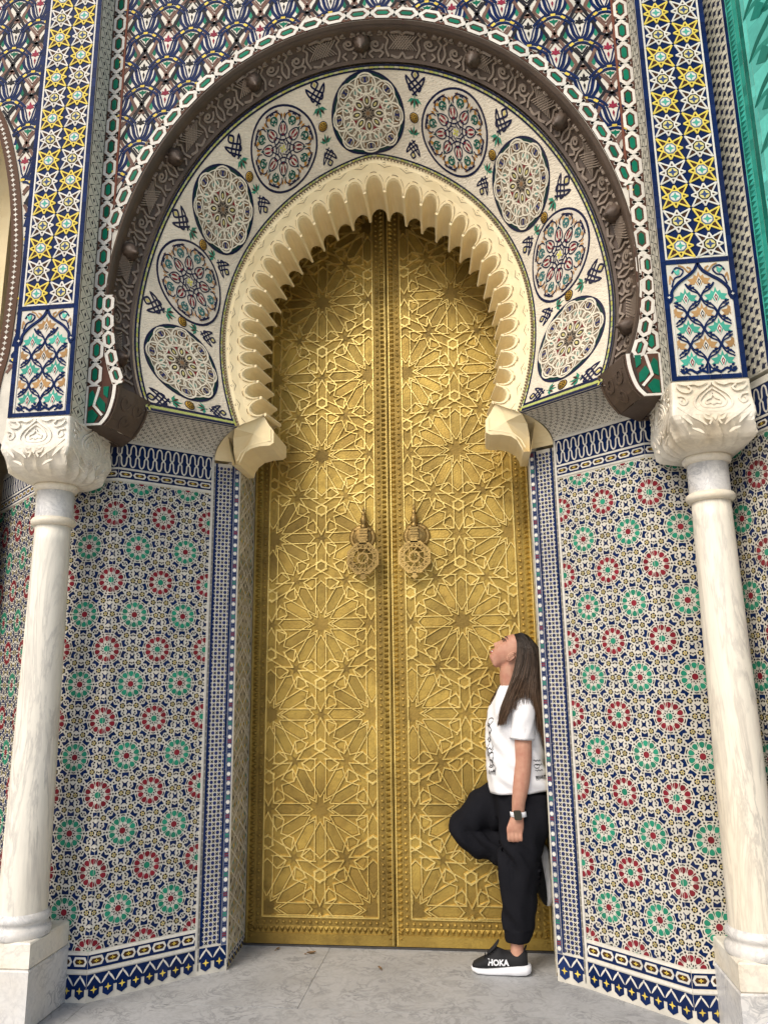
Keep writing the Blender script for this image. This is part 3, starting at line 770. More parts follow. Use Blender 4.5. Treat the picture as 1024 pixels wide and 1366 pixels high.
def med1(par, t0):
    fm_ = rf(t0); o = MB(); f = lambda a, b2, h: fm_(a*1.05, b2*1.05, h)
    disc(o, .197, NV, .0020, f); disc(o, .186, (.012, .045, .042), .0030, f)
    sc = []
    for k in range(8):
        for q in range(-4, 5):
            a = 2*pi*k/8+q*(pi/8)/4.5; sc.append(((.148+.024*cos(q/4.5*pi/2))*cos(a), (.148+.024*cos(q/4.5*pi/2))*sin(a)))
    m = o.build('medallion', M['tile_old'], par)
    f0 = f; f = lambda a, b2, h: f0(a*1.09, b2*1.09, h)
    g = MB(); fan(g, sc, (.27, .22, .16), .0042, f)
    for k in range(8):
        a = 2*pi*k/8; b_ = a+pi/8; P = g.prism
        P(shape(sym([(.012, 0), (.020, .0035), (.028, 0)]), a), BK, .0052, f); P(shape(sym([(.018, 0), (.026, .0045), (.034, 0)]), b_), BK, .0052, f)
        P(shape(sym([(.034, 0), (.046, .0105), (.058, .0105), (.072, 0)]), a), BK, .0052, f); P(shape(sym([(.041, 0), (.050, .0055), (.058, .0055), (.065, 0)]), a), (.58, .52, .22), .0058, f)
        P(shape(sym([(.058, 0), (.070, .0065), (.076, .0150), (.088, .0170), (.080, .0055)]), b_), RD, .0052, f)
        P(shape(sym([(.080, 0), (.084, .0075), (.090, .0045), (.092, 0)]), a), (.18, .34, .27), .0052, f)
        P(shape(sym([(.096, 0), (.101, .0085), (.112, .0085), (.117, 0)]), a), (.17, .085, .03), .0052, f)
        for sg in (1, -1):
            P(shape([(.098, 0), (.104, .008), (.114, .006), (.114, -.006), (.104, -.008)], a+sg*.255), (.17, .34, .28), .0052, f)
            P(shape([(.136, -.008), (.146, -.009), (.152, 0), (.146, .009), (.136, .008), (.130, 0)], a+sg*.20), (.17, .085, .03), .0052, f)
            P(shape([(.122, -.003), (.134, .001), (.133, .0045), (.121, .0008)], a+sg*.13), BK, .0052, f)
            P(shape([(.132, -.002), (.150, .002), (.149, .005), (.131, .001)], a+sg*.105), NV, .0052, f)
            P(shape([(.158, -.006), (.164, .010), (.167, .009), (.161, -.007)], a+sg*.16), BK, .0052, f)
            P(shape([(.120, -.007), (.126, 0), (.120, .007), (.117, 0)], a+sg*.36), (.17, .085, .03), .0052, f)
        P([polar(r, l, a) for r, l in ((.132, 0), (.128, .008), (.142, .003), (.156, .009), (.152, 0), (.156, -.009), (.142, -.003), (.128, -.008))], (.02, .03, .13), .0054, f)
        P(shape([(.163, -.016), (.166, -.016), (.166, .016), (.163, .016)], a), BK, .0052, f)
        P(shape(sym([(.124, 0), (.130, .005), (.136, 0)]), b_), NV, .0052, f)
    # raised cream interlace
    CL = (.80, .74, .60)
    for k in range(8):
        a = 2*pi*k/8
        g.strip([polar(.126+.044*cos(q), .048*sin(q), a) for q in [2*pi*i/20 for i in range(20)]], .0068, CL, .0066+.0004*(k % 2), f, closed=True)
        g.strip([polar(.100+.024*cos(q), .046*sin(q), a+pi/8) for q in [2*pi*i/16 for i in range(16)]], .0058, CL, .0063+.0003*(k % 2), f, closed=True)
        g.strip([polar(.056+.022*cos(q), .014*sin(q), a) for q in [2*pi*i/12 for i in range(12)]], .0050, CL, .0062, f, closed=True)
        g.strip([polar(.144+.017*cos(q), .022*sin(q), a) for q in [2*pi*i/14 for i in range(14)]], .0045, CL, .0070, f, closed=True)
        for sg in (1, -1):
            g.strip([polar(.078, sg*.002, a+pi/8), polar(.100, sg*.020, a+pi/8), polar(.124, sg*.012, a+pi/8), polar(.146, sg*.026, a+pi/8)], .0046, CL, .0068+.0003*sg, f)
    g.strip([(.158*cos(q), .158*sin(q)) for q in [2*pi*i/48 for i in range(48)]], .0042, CL, .0060, f, closed=True)
    g.prism(reg(10, .009), (.25, .15, .08), .0066, f)
    g.build('tracery', M['tile_old'], m, kind='stuff')
def med2(par, t0, vivid):
    fm_ = rf(t0); o = MB(); f = lambda a, b2, h: fm_(a*1.05, b2*1.05, h)
    disc(o, .197, NV, .0020, f); disc(o, .186, (.70, .64, .54), .0030, f)
    m = o.build('medallion', M['tile_old'], par)
    g = MB(); P = g.prism; oc = OC if vivid else (.45, .27, .13); gr = (.015, .10, .075) if vivid else (.05, .16, .16)
    for q in range(4): P(shape(sym([(.002, 0), (.012, .006), (.018, 0)]), q*pi/2+pi/4), (.62, .60, .10), .0056, f)
    for k in range(8):
        a = 2*pi*k/8; b_ = a+pi/8
        g.strip([polar(.030, -.026, a), polar(.046, 0, a), polar(.066, .020, a)], .0052, NV, .0050, f); g.strip([polar(.030, .026, a), polar(.046, 0, a), polar(.066, -.020, a)], .0052, NV, .0053, f)
        g.strip([polar(.020, -.012, a), polar(.038, .016, a)], .0048, NV, .0056, f)
        g.strip([polar(.090+.032*cos(q), .0235*sin(q)*(1-.3*cos(q)), b_) for q in [2*pi*i/14 for i in range(14)]], .0055, NV, .0051, f, closed=True)
        for sg in (1, -1):
            P(shape([(.070, sg*.002), (.080, sg*.012), (.092, sg*.015), (.104, sg*.012), (.110, sg*.004), (.098, sg*.006), (.088, sg*.004), (.080, sg*.006)], b_), RD, .0048, f)
            g.strip(curve([polar(.112, sg*.004, a), polar(.128, sg*.018, a), polar(.146, sg*.014, a), polar(.150, sg*-.004, a), polar(.136, sg*-.012, a), polar(.122, sg*.010, a)], 3), .0062, gr, .0051+.0004*sg, f)
            g.strip(curve([polar(.122, sg*.038, a), polar(.140, sg*.044, a), polar(.158, sg*.034, a), polar(.168, sg*.014, a), polar(.160, sg*-.010, a)], 3), .0052, NV, .0056+.0003*sg, f)
            P(shape([(.142, sg*.020), (.150, sg*.034), (.166, sg*.036), (.176, sg*.026), (.170, sg*.022), (.164, sg*.028), (.156, sg*.024), (.160, sg*.016), (.150, sg*.014)], a), oc, .0049, f)
            P(shape([(.126, sg*.046), (.140, sg*.056), (.152, sg*.052), (.146, sg*.046), (.138, sg*.046)], a), oc, .0049, f)
        P(shape(sym([(.058, 0), (.064, .006), (.072, 0)]), b_), RD, .0048, f)
        P(shape(sym([(.112, 0), (.118, .006), (.130, .002), (.134, 0)]), b_), gr, .0048, f)
        P(shape(sym([(.126, 0), (.132, .005), (.140, 0)]), a), (.08, .28, .22), .0048, f)
        g.strip(arc(0, 0, .171, a-.22, a+.22, 6), .0050, NV, .0060, f)
    g.build('tracery', M['tile_old'], m, kind='stuff')
STEP = .2147
for k in range(-4, 5):
    if k % 2 == 0: med1(rg, k*STEP)
    else: med2(rg, k*STEP, abs(k) == 1)
def knot(par, f, cx, cy, up, sc):
    g = MB()
    T = lambda x, y: (cx+x*sc, cy+y*sc*up)
    for sg in (1, -1):
        pts = curve([T(sg*0, 1.55), T(sg*.42, 1.05), T(-sg*.10, .45), T(-sg*.75, -.1), T(-sg*.55, -.65), T(-sg*.05, -.25), T(sg*.5, .25), T(sg*1.15, .85), T(sg*.95, .10), T(sg*.55, -.30), T(0, -.9), T(-sg*.3, -1.15)], 4)
        g.strip(pts, sc*.21, NV, .0022+.0005*sg, f)
    g.prism([T(0, 1.35), T(.2, 1.05), T(0, .72), T(-.2, 1.05)], (.6, .52, .18), .0016, f)
    g.build('knot_motif', M['tile_old'], par)
def leaf(par, f, cx, cy, up, sc):
    g = MB(); T = lambda x, y: (cx+x*sc, cy+y*sc*up)
    g.prism([T(0, -.3), T(.5, -.35), T(1.05, .25), T(.62, .1), T(.42, .55), T(.2, .2), T(.0, 1.05), T(-.2, .2), T(-.42, .55), T(-.62, .1), T(-1.05, .25), T(-.5, -.35)], (.04, .26, .17), .0018, f)
    for sg in (1, -1): g.prism([T(sg*.05, -.25), T(sg*.12, .15), T(sg*.5, .62), T(sg*.55, .38), T(sg*.35, 0)], (.075, .04, .03), .0026+.0003*sg, f)
    g.strip([T(0, -.3), T(0, -.75)], sc*.12, (.10, .22, .14), .0016, f)
    g.build('leaf_motif', M['tile_old'], par)
for k in range(-5, 5):
    t0 = (k+.5)*STEP; f = rf(t0); end = abs(t0) > .9
    g = MB(); g.prism(reg(20, .0265), NV, .0016, f); b_ = g.build('boss', M['tile_old'], rg)
    d = MB(); d.dome((0, 0), .0225, .015, f, (.50, .30, .05), 20, 5, .0016)
    for q in range(19):
        r = (.0, .010, .0165)[0 if q == 0 else (1 if q < 7 else 2)]; a = q*2*pi/(6 if q < 7 else 12)
        hh = .0018+.016*sqrt(max(0, 1-(r/.0225)**2)); d.prism(reg(6, .0030, 0, r*cos(a), r*sin(a)), (.05, .03, .02), hh+.0012, f, h0=hh-.004)
    d.build('boss_dome', M['tile_old'], b_, smooth=False)
    sg = 1 if t0 > 0 else -1
    leaf(rg, f, 0, .080, -1, .040); leaf(rg, f, 0, -.072, 1, .034)
    knot(rg, f, 0, .158, 1, .044); knot(rg, f, 0, -.150, -1, .034)
# borders of the band
def rs(u, s, h):
    p = ringP(u, s)+ring_n(u, s)*h; return (p.x, p.y, p.z)
g = MB(); nn = 150
for s_, wd, col in ((.012, .012, NV), (.046, .011, NV), (.955, .011, NV), (.985, .010, NV)):
    g.grid([[rs(-1+2*i/nn, s_-wd, .002) for i in range(nn+1)], [rs(-1+2*i/nn, s_+wd, .002) for i in range(nn+1)]], col)
for tt in (-.990, .990):
    for ds, col in ((0, NV), (.012, (.45, .50, .16)), (.024, NV)):
        a = tt-(ds-.012)*(1 if tt > 0 else -1)*-1 if False else tt+(.012-ds)*(1 if tt > 0 else -1)*.6
        g.grid([[rs(a-.003, j/12, .0026) for j in range(13)], [rs(a+.003, j/12, .0026) for j in range(13)]], col)
for s_ in (.029, .970):
    for i in range(190):
        u0 = -1+2*i/190; c = [(.52, .50, .12), (.40, .48, .16), (.58, .56, .34)][i % 3]
        g.grid([[rs(u0+.0008, s_-.009, .003), rs(u0+.0095, s_-.009, .003)], [rs(u0+.0008, s_+.009, .003), rs(u0+.0095, s_+.009, .003)]], c)
g.build('border_line', M['tile_old'], rg, kind='stuff')

# ---- patterned cove under the band
def cove_f(s, w0, w1, r0, r1, z0=2.615):
    def f(u, v, h):
        W = Vector((s*(w0[0]+(w1[0]-w0[0])*u), w0[1]+(w1[1]-w0[1])*u, z0)); Q = Vector(r0).lerp(Vector(r1), u); Q.x = s*abs(Q.x)
        a = v*pi/2; p = Vector((W.x+(Q.x-W.x)*(1-cos(a)), W.y+(Q.y-W.y)*(1-cos(a)), W.z+(Q.z-W.z)*sin(a)))
        return (p.x, p.y-h*.6, p.z-h*.5)
    return f
for s, side in ((-1, 'left'), (1, 'right')):
    cv = thing('cove_cornice', 'curved cove of small black and cream stars under the %s end of the medallion band' % side, 'cornice', group='patterned coves')
    r0 = PC(1.0); r1 = PB(1.0); f = cove_f(s, S0, C0, r0, r1)
    g = MB(); g.grid([[f(i/10, j/10, 0) for i in range(11)] for j in range(11)]); g.build('cove_face', M['grout'], cv)
    g = MB(); nu, nv = 26, 13
    for i in range(nu):
        for j in range(nv):
            u = (i+.5)/nu; v = (j+.5)/nv*.9+.03; du = .5/nu; dv = .45/nv
            if (i+j) % 2 == 0:
                for k in range(4):
                    a = k*pi/2+pi/4; g.prism([(u+du*.25*cos(a-.5), v+dv*.25*sin(a-.5)), (u+du*.95*cos(a-.35), v+dv*.95*sin(a-.35)), (u+du*.95*cos(a+.35), v+dv*.95*sin(a+.35)), (u+du*.25*cos(a+.5), v+dv*.25*sin(a+.5))], (.045, .035, .03), .0012, f)
            else: g.prism([(u+du*.55*cos(k*pi/3), v+dv*.55*sin(k*pi/3)) for k in range(6)], (.60, .54, .45), .0012, f)
    for v in (.008, .965): g.strip([(i/12, v) for i in range(13)], .03, BL, .003, f)
    g.build('cove_mosaic', M['tile_old'], cv, kind='stuff')

# ================================================================ scalloped plaster arch
pa = thing('scalloped_arch', 'cream plaster horseshoe arch with deep fluted scallops over the brass door', 'arch')
NL = 33; YF, YB = 3.86, 4.09
def ycone(d): return 3.776+(YF-3.776)*min(1, max(0, -d/.15))
def lobes(i):
    t0 = -1+2*i/NL; t1 = -1+2*(i+1)/NL; tm = (t0+t1)/2; hw = (t1-t0)/2
    P = [(t0, -.150)]
    for q in range(9):
        a = pi*(1-q/8); P.append((tm+hw*.84*cos(a), -.150+.064*sin(a)))
    P.append((t1, -.150)); return P
front = []; 
for i in range(NL): front += lobes(i)[:-1]
front.append((1, -.150))
tb = [p[0] for p in front]
g = MB(); g.grid([[tuple(PC(t, .004, 3.775)) for t in tb], [tuple(PC(t, -.028, 3.785)) for t in tb], [tuple(PC(t, -.060, ycone(-.060))) for t, d in front], [tuple(PC(t, d+.003, ycone(d)-.001)) for t, d in front], [tuple(PC(t, d-.001, ycone(d)+.003)) for t, d in front]])
g.build('arch_face', M['plaster'], pa)
for i in range(NL+1):
    t = -1+2*i/NL; g = MB(); e = .0050
    A_ = lambda q, d, y: tuple(PC(t+q, d, y))
    g.grid([[A_(-e, -.146, YF-.004), A_(-e*.8, -.160, YF-.006), A_(e*.8, -.160, YF-.006), A_(e, -.146, YF-.004)], [A_(-e, -.172, YB+.004), A_(-e*.8, -.188, YB+.006), A_(e*.8, -.188, YB+.006), A_(e, -.172, YB+.004)]])
    g.quadpts(A_(-e, -.146, YF-.004), A_(-e*.8, -.160, YF-.006), A_(e*.8, -.160, YF-.006), A_(e, -.146, YF-.004)); g.quadpts(A_(-e, -.172, YB+.004), A_(-e*.8, -.188, YB+.006), A_(e*.8, -.188, YB+.006), A_(e, -.172, YB+.004))
    g.build('rib', M['plaster'], pa)
g = MB(); g.grid([[tuple(PC(t, d-.030, YB)) for t, d in front], [tuple(PC(t, .3, YB)) for t, d in front]]); g.build('arch_back', M['plaster'], pa)
for i in range(NL):
    P = lobes(i); g = MB()
    g.grid([[tuple(PC(t, d-.001, ycone(d)+.003)) for t, d in P], [tuple(PC(t, d-.012, YF+.06)) for t, d in P], [tuple(PC(t, d-.024, YB-.045)) for t, d in P], [tuple(PC(t, d-.030, YB)) for t, d in P]])
    # raised arris on each side of the flute
    for t, d in (P[0], P[-1]):
        q = .0055 if t == P[0][0] else -.0055
        g.grid([[tuple(PC(t+q*.0, d-.006-.004, YF-.002)), tuple(PC(t, d-.036, YB+.003))], [tuple(PC(t+q*.55, d-.004, YF-.002)), tuple(PC(t+q*.55, d-.031, YB+.003))]])
    rim = [(P[1][0]+(t-P[1][0])*1.0, d) for t, d in P[1:-1]]
    tm = (P[0][0]+P[-1][0])/2
    o1 = [(tm+(t-tm)*1.02, d+.004) for t, d in rim]; o2 = [(tm+(t-tm)*1.13, d+.013) for t, d in rim]
    cn = lambda L, e: [tuple(PC(t, d, ycone(d)-e)) for t, d in L]
    g.grid([cn(o1, -.002), cn(o1, .007), cn(o2, .007), cn(o2, -.002)])
    g.build('flute', M['plaster'], pa)
def fp(u, d, h):   # on the arch face
    fr = min(1, max(0, -d/.15)); y = 3.776+(YF-3.776)*(fr**1.0)
    p = PC(u, d, y); return (p.x, p.y-h-.002, p.z)
g = MB()
for i in range(NL):
    t0 = -1+2*(i+.5)/NL; hw = 1/NL
    for q in range(3):
        a0 = pi*(.12+.28*q); a1 = a0+pi*.19
        g.strip([(t0+hw*1.0*cos(pi-(a0+(a1-a0)*k/4)), -.140+.064*sin(a0+(a1-a0)*k/4)) for k in range(5)], .0030, WH, .003, fp) if False else None
        pts = [(t0+hw*.97*cos(pi-(a0+(a1-a0)*k/4)), -.136+.068*sin(a0+(a1-a0)*k/4)) for k in range(5)]
        for z0, z1 in zip(pts[:-1], pts[1:]): g.quadpts(fp(z0[0], z0[1]-.0016, .004), fp(z1[0], z1[1]-.0016, .004), fp(z1[0], z1[1]+.0016, .004), fp(z0[0], z0[1]+.0016, .004))
    pts = [(t0+hw*(k/6-1), -.044+.016*abs(sin(pi*(k/12)))) for k in range(13)]
    for z0, z1 in zip(pts[:-1], pts[1:]): g.quadpts(fp(z0[0], z0[1]-.0011, .004), fp(z1[0], z1[1]-.0011, .004), fp(z1[0], z1[1]+.0011, .004), fp(z0[0], z0[1]+.0011, .004))
    c = [(t0+hw+.0040*cos(2*pi*k/8), -.026+.0075*sin(2*pi*k/8)) for k in range(8)]
    for k in range(8):
        a, b_ = c[k], c[(k+1) % 8]; m = (t0+hw, -.026)
        g.quadpts(fp(*a, .004), fp(*b_, .004), fp(m[0]+(b_[0]-m[0])*.7, m[1]+(b_[1]-m[1])*.7, .004), fp(m[0]+(a[0]-m[0])*.7, m[1]+(a[1]-m[1])*.7, .004))
g.build('incised_line', M['plasterline'], pa, kind='stuff')
# carved beads between band and plaster
g = MB()
for i in range(230):
    t = -1+2*(i+.5)/230
    p = PC(t, .0, 3.772)
    g.prism([(t-.0030, .006), (t+.0030, .006), (t+.0018, -.010), (t-.0018, -.010)], (.18, .13, .08), .004, lambda u, d, h: tuple(PC(u, d, 3.775-h)))
g.build('bead_band', M['tile_old'], pa, kind='stuff')
for s in (-1, 1):
    XZ = [(.660, 2.775), (.600, 2.750), (.573, 2.722), (.573, 2.655), (.595, 2.642), (.65, 2.640), (.70, 2.628), (.735, 2.602), (.755, 2.570), (.762, 2.540), (.80, 2.540), (.83, 2.72), (.74, 2.775)]
    g = MB(); g.prism([(x, z) for x, z in XZ], WH, 0, lambda u, v, h, s=s: (s*u, 4.17-h, v), h0=.289)
    ft = [(.757, 3.776, 2.712), (.70, 3.822, 2.762), (.645, 3.858, 2.812), (.622, 3.868, 2.80), (.600, 3.874, 2.760), (.572, 3.880, 2.722), (.572, 3.880, 2.655), (.595, 3.879, 2.641), (.65, 3.878, 2.639), (.70, 3.878, 2.627), (.735, 3.878, 2.601), (.755, 3.878, 2.569), (.762, 3.88, 2.540), (.80, 3.95, 2.545), (.80, 3.90, 2.62), (.785, 3.84, 2.68)]
    n_ = len(g.v); g.v += [(s*a, b2, c) for a, b2, c in ft]+[(s*.68, 3.862, 2.705)]
    for k in range(len(ft)): g.face((n_+k, n_+(k+1) % len(ft), n_+len(ft)), WH)
    fo_ = lambda u, v, h, s=s: (s*u, 3.877-h, v)
    g.strip([(.590, 2.735), (.588, 2.668), (.66, 2.656), (.715, 2.640), (.752, 2.605), (.772, 2.560)], .006, WH, .004, fo_)
    g.build('arch_foot', M['plaster'], pa)
    f = cove_f(s, (.79, 4.03), S0, (.69, 3.872, 2.735), tuple(PC(1.0)), 2.592)
    f2 = lambda u, v, h: f(u, v, h)
    g = MB(); g.grid([[f(i/6, j/8, 0) for i in range(7)] for j in range(9)]); g.build('plaster_cove', M['plaster'], pa)

# ================================================================ brass door
LAT = .585; DC = .4065; ZC0 = .694
def p6m():
    r15 = lambda r, a: (r*cos(radians(a)), r*sin(radians(a)))
    base = [[(.10, .052), (.448, .052)], [rot2((.10, -.052), pi/6), rot2((.447, -.052), pi/6)], [(.430, 0), r15(.357, 15)], [r15(.357, 15), r15(.430, 30)],
            [(.448, .052), (.448, .150)], [(.448, .150), (.413, .1785)], [(.548, .311), (.500, .3405)], [(.5, .3405), (.321, .450)], [(.321, .450), (.405, .516)],
            [(.375, .263), (.277, .418)], [(.448, .254), (.448, .324)], [(.075, 0), rot2((.135, 0), pi/12)]]
    out = []
    for k in range(6):
        for m in (1, -1):
            for (p, q) in base:
                a = rot2((p[0], p[1]*m), k*pi/3); b_ = rot2((q[0], q[1]*m), k*pi/3); out.append((a, b_))
    return out
P6 = p6m()
def door_leaf(s, side):
    t = thing('door_leaf', 'tall %s leaf of the gold brass double door with star strapwork' % side, 'door', group='brass door leaves')
    f = lambda u, v, h: (u, 4.39-h, v)
    x0, x1 = (-.822, -.003) if s < 0 else (.003, .822)
    b_ = MB(); b_.box((x0, 4.39, .012), (x1, 4.46, 4.55)); b_.build('leaf_panel', M['brass'], t)
    px0, px1 = (-.722, -.088) if s < 0 else (.088, .722); pz0, pz1 = .148, 4.5
    st = MB(); seen = set(); cents = []
    for j in range(-1, 10):
        z = ZC0+LAT*sqrt(3)/2*j
        for i in range(-2, 3):
            x = s*DC+LAT*(i+(.5 if j % 2 else 0)); cents.append((x, z))
            for (p, q) in P6:
                a = (x+p[0]*LAT, z+p[1]*LAT); c = (x+q[0]*LAT, z+q[1]*LAT)
                # clip to the panel
                t0, t1 = 0, 1; d = (c[0]-a[0], c[1]-a[1]); okk = True
                for pp, qq in ((-d[0], a[0]-px0), (d[0], px1-a[0]), (-d[1], a[1]-pz0), (d[1], pz1-a[1])):
                    if abs(pp) < 1e-9:
                        if qq < 0: okk = False
                    else:
                        r = qq/pp
                        if pp < 0: t0 = max(t0, r)
                        else: t1 = min(t1, r)
                if not okk or t0 >= t1-.02: continue
                A = (a[0]+d[0]*t0, a[1]+d[1]*t0); C = (a[0]+d[0]*t1, a[1]+d[1]*t1)
                key = tuple(sorted(((round(A[0], 2), round(A[1], 2)), (round(C[0], 2), round(C[1], 2)))))
                if key in seen: continue
                seen.add(key); ex = .003/(hypot(C[0]-A[0], C[1]-A[1]) or 1)
                A2 = (A[0]-(C[0]-A[0])*ex, A[1]-(C[1]-A[1])*ex); C2 = (C[0]+(C[0]-A[0])*ex, C[1]+(C[1]-A[1])*ex)
                st.ridge(A2, C2, .0118, .0105+.0015*R(), f)
    for a, c in (((px0, pz0), (px1, pz0)), ((px0, pz0), (px0, pz1)), ((px1, pz0), (px1, pz1))): st.ridge(a, c, .014, .010, f)
    st.build('strapwork', M['brass_hi'], t, kind='stuff')
    pet = sym([(.135, 0), (.195, .040), (.372, .040), (.410, 0)])
    pen = [(.372*cos(radians(15)), .372*sin(radians(15))), (.425, .068), (.430, .140), (.408, .158)]
    hexa = reg(6, .044, pi/6)
    ctr = star(12, .082, .064)
    def plate(nm, q, h):
        if not q or max(p[0] for p in q)-min(p[0] for p in q) < .008 or max(p[1] for p in q)-min(p[1] for p in q) < .008: return
        m = MB(); m.prism(q, WH, h, f); m.build(nm, M['brass_dk' if nm == 'star_plate' else 'brass'], t)
    for (x, z) in cents:
        if z > 4.6: continue
        for k in range(12):
            q = clip([(x+LAT*a, z+LAT*b2) for a, b2 in shape(pet, k*pi/6)], px0+.004, px1-.004, pz0+.004, pz1)
            if q and abs(sum(q[i][0]*q[(i+1) % len(q)][1]-q[(i+1) % len(q)][0]*q[i][1] for i in range(len(q))))/2 > .0006:
                m = MB(); m.prism(q, WH, .0035+.001*R(), f); m.build('petal_plate', M['brass'], t)
        for k in range(6):
            for mm in (1, -1):
                q = clip([(x+LAT*rot2((a, b2*mm), k*pi/3)[0], z+LAT*rot2((a, b2*mm), k*pi/3)[1]) for a, b2 in pen], px0+.004, px1-.004, pz0+.004, pz1)
                plate('pentagon_plate', q, .0036)
            hc = rot2((.5*LAT, .2887*LAT), k*pi/3)
            if k < 2:
                q = clip([(x+hc[0]+a*LAT, z+hc[1]+b2*LAT) for a, b2 in hexa], px0+.004, px1-.004, pz0+.004, pz1)
                plate('hexagon_plate', q, .0042)
        q = clip([(x+a*LAT, z+b2*LAT) for a, b2 in ctr], px0+.004, px1-.004, pz0+.004, pz1)
        plate('star_plate', q, .0022)
        for k in range(3):
            mc = rot2((.5*LAT, 0), k*pi/3)
            q = clip([(x+mc[0]+a*LAT, z+mc[1]+b2*LAT) for a, b2 in star(6, .058, .026, k*pi/3)], px0+.004, px1-.004, pz0+.004, pz1)
            plate('star_plate', q, .0020)
    # borders: dark bands, round studs, pointed teeth
    bd = MB(); sd_ = MB(); te = MB()
    ou = x0 if s < 0 else x1; inn = x1 if s < 0 else x0
    xo_s = s*.748; xi_s = s*.062; zb = .122
    for xs in (xo_s, xi_s): bd.box((xs-.0145, 4.3865, zb-.015), (xs+.0145, 4.392, 4.5))
    bd.box((min(xo_s, xi_s)+.0146, 4.3865, zb-.0145), (max(xo_s, xi_s)-.0146, 4.392, zb+.0145)); bd.build('stud_band', M['brass_dk'], t)
    z = zb
    while z < 4.48:
        for xs in (xo_s, xi_s): sd_.dome((xs, z), .0092, .009, f, WH, 8, 3, .0035)
        z += .0362
    n = round(abs(xo_s-xi_s)/.0362)
    for i in range(1, n): sd_.dome((xo_s+(xi_s-xo_s)*i/n, zb), .0092, .009, f, WH, 8, 3, .0035)
    sd_.build('round_stud', M['brass'], t, smooth=True, kind='stuff')
    def tooth(cx, cz, ang, L_, W_):
        pts = [(0, W_/2), (L_*.55, W_*.42), (L_, 0), (L_*.55, -W_*.42), (0, -W_/2)]
        q = [(cx+rot2(p, ang)[0], cz+rot2(p, ang)[1]) for p in pts]; n_ = len(te.v)
        te.v += [f(*p, .0) for p in q]+[f(cx+rot2((L_*.4, 0), ang)[0], cz+rot2((L_*.4, 0), ang)[1], .013)]
        for k in range(5): te.face((n_+k, n_+(k+1) % 5, n_+5), WH)
    z = .05
    while z < 4.48:
        tooth(s*.042, z, pi if s > 0 else 0, .032, .024)
        tooth(s*.772, z, 0 if s > 0 else pi, .036, .026); z += .030
    x = x0+.03
    while x < x1-.03: tooth(x, zb-.020, -pi/2, .034, .026); x += .030
    te.build('pointed_stud', M['brass'], t, kind='stuff')
    e = MB(); e.box((inn-.0045 if s > 0 else inn-.0015, 4.374, .015), (inn+.0015 if s > 0 else inn+.0045, 4.39, 4.5)) if False else e.ridge((s*.012, .02), (s*.012, 4.5), .010, .008, f)
    e.ridge((s*.808, .02), (s*.808, 4.5), .010, .007, f); e.build('edge_bead', M['brass_hi'], t)
    e = MB(); e.box((x0+.004, 4.384, .014), (x1-.004, 4.391, .066)); e.build('kick_plate', M['brass'], t)
    # knocker
    kx, kz = s*.160, 2.205
    m = MB(); m.lathe([(.079, 0), (.079, .008), (.070, .016), (.060, .017), (.052, .024), (.03, .034), (.0, .036)], (kx+s*-.0, 4.386, kz), 28, axis='Y')
    for a in (.7, 2.4, 3.9, 5.5): m.dome((kx+.062*cos(a), kz+.062*sin(a)), .008, .012, f, WH, 8, 3, .018)
    kn = m.build('door_knocker', M['bronze'], t, smooth=False)
    m = MB(); hz = kz+.055
    cx0 = kx-s*.012
    m.lathe([(.018, 0), (.022, .012), (.012, .018), (.014, .024), (.022, .040), (.020, .056), (.012, .068), (.009, .078), (.014, .084), (.009, .092), (.007, .104), (.011, .108), (.006, .118), (.004, .130), (.0, .134)], (cx0, 4.345, hz-.005), 16)
    m.build('finial', M['bronze'], kn, smooth=True)
    m = MB()
    for k in range(5): m.box((cx0-.026+.003*(k % 2), 4.320, kz+.045-.016*k-.013), (cx0+.026-.003*(k % 2), 4.366, kz+.045-.016*k))
    m.box((cx0-.022, 4.330, kz-.05), (cx0+.022, 4.350, kz-.03)); m.build('hinge_barrel', M['bronze'], kn)
    oc = (cx0, kz-.134); fk = lambda u, v, h: (u, 4.312-h, v); m = MB(); r0 = .093
    m.strip(reg(8, r0, pi/8, *oc), .012, WH, .012, fk, closed=True); m.strip(reg(16, .030, 0, *oc), .010, WH, .0125, fk, closed=True)
    V8 = reg(8, r0-.004, pi/8, *oc)
    for i in range(8):
        for d in (2, 3): m.strip([V8[i], V8[(i+d) % 8]], .0052, WH, .0105+.0003*d, fk) if d == 2 else m.strip([V8[i], ((V8[i][0]+V8[(i+3) % 8][0])/2*.62+oc[0]*.38, (V8[i][1]+V8[(i+3) % 8][1])/2*.62+oc[1]*.38)], .005, WH, .0100, fk)
    M8 = [((V8[i][0]+V8[(i+1) % 8][0])/2, (V8[i][1]+V8[(i+1) % 8][1])/2) for i in range(8)]
    for i in range(8): m.strip([M8[i], M8[(i+2) % 8]], .0048, WH, .0102, fk)
    m.prism([(oc[0]-.022, oc[1]+r0-.01), (oc[0]+.022, oc[1]+r0-.01), (oc[0]+.016, oc[1]+r0+.02), (oc[0]-.016, oc[1]+r0+.02)], WH, .012, fk)
    m.prism([(oc[0]-.010, oc[1]-r0+.006), (oc[0]+.010, oc[1]-r0+.006), (oc[0]+.012, oc[1]-r0-.012), (oc[0]+.022, oc[1]-r0-.018), (oc[0], oc[1]-r0-.034), (oc[0]-.022, oc[1]-r0-.018), (oc[0]-.012, oc[1]-r0-.012)], WH, .012, fk)
    m.build('pierced_plate', M['bronze'], kn)
    m = MB(); m.box((kx+s*.055-.012, 4.352, kz-.172), (kx+s*.055+.012, 4.388, kz-.145)); m.box((kx+s*.062-.022, 4.345, kz-.168), (kx+s*.062+.006, 4.362, kz-.15)); m.build('strike_lug', M['bronze'], kn)
for s, side in ((-1, 'left'), (1, 'right')): door_leaf(s, side)
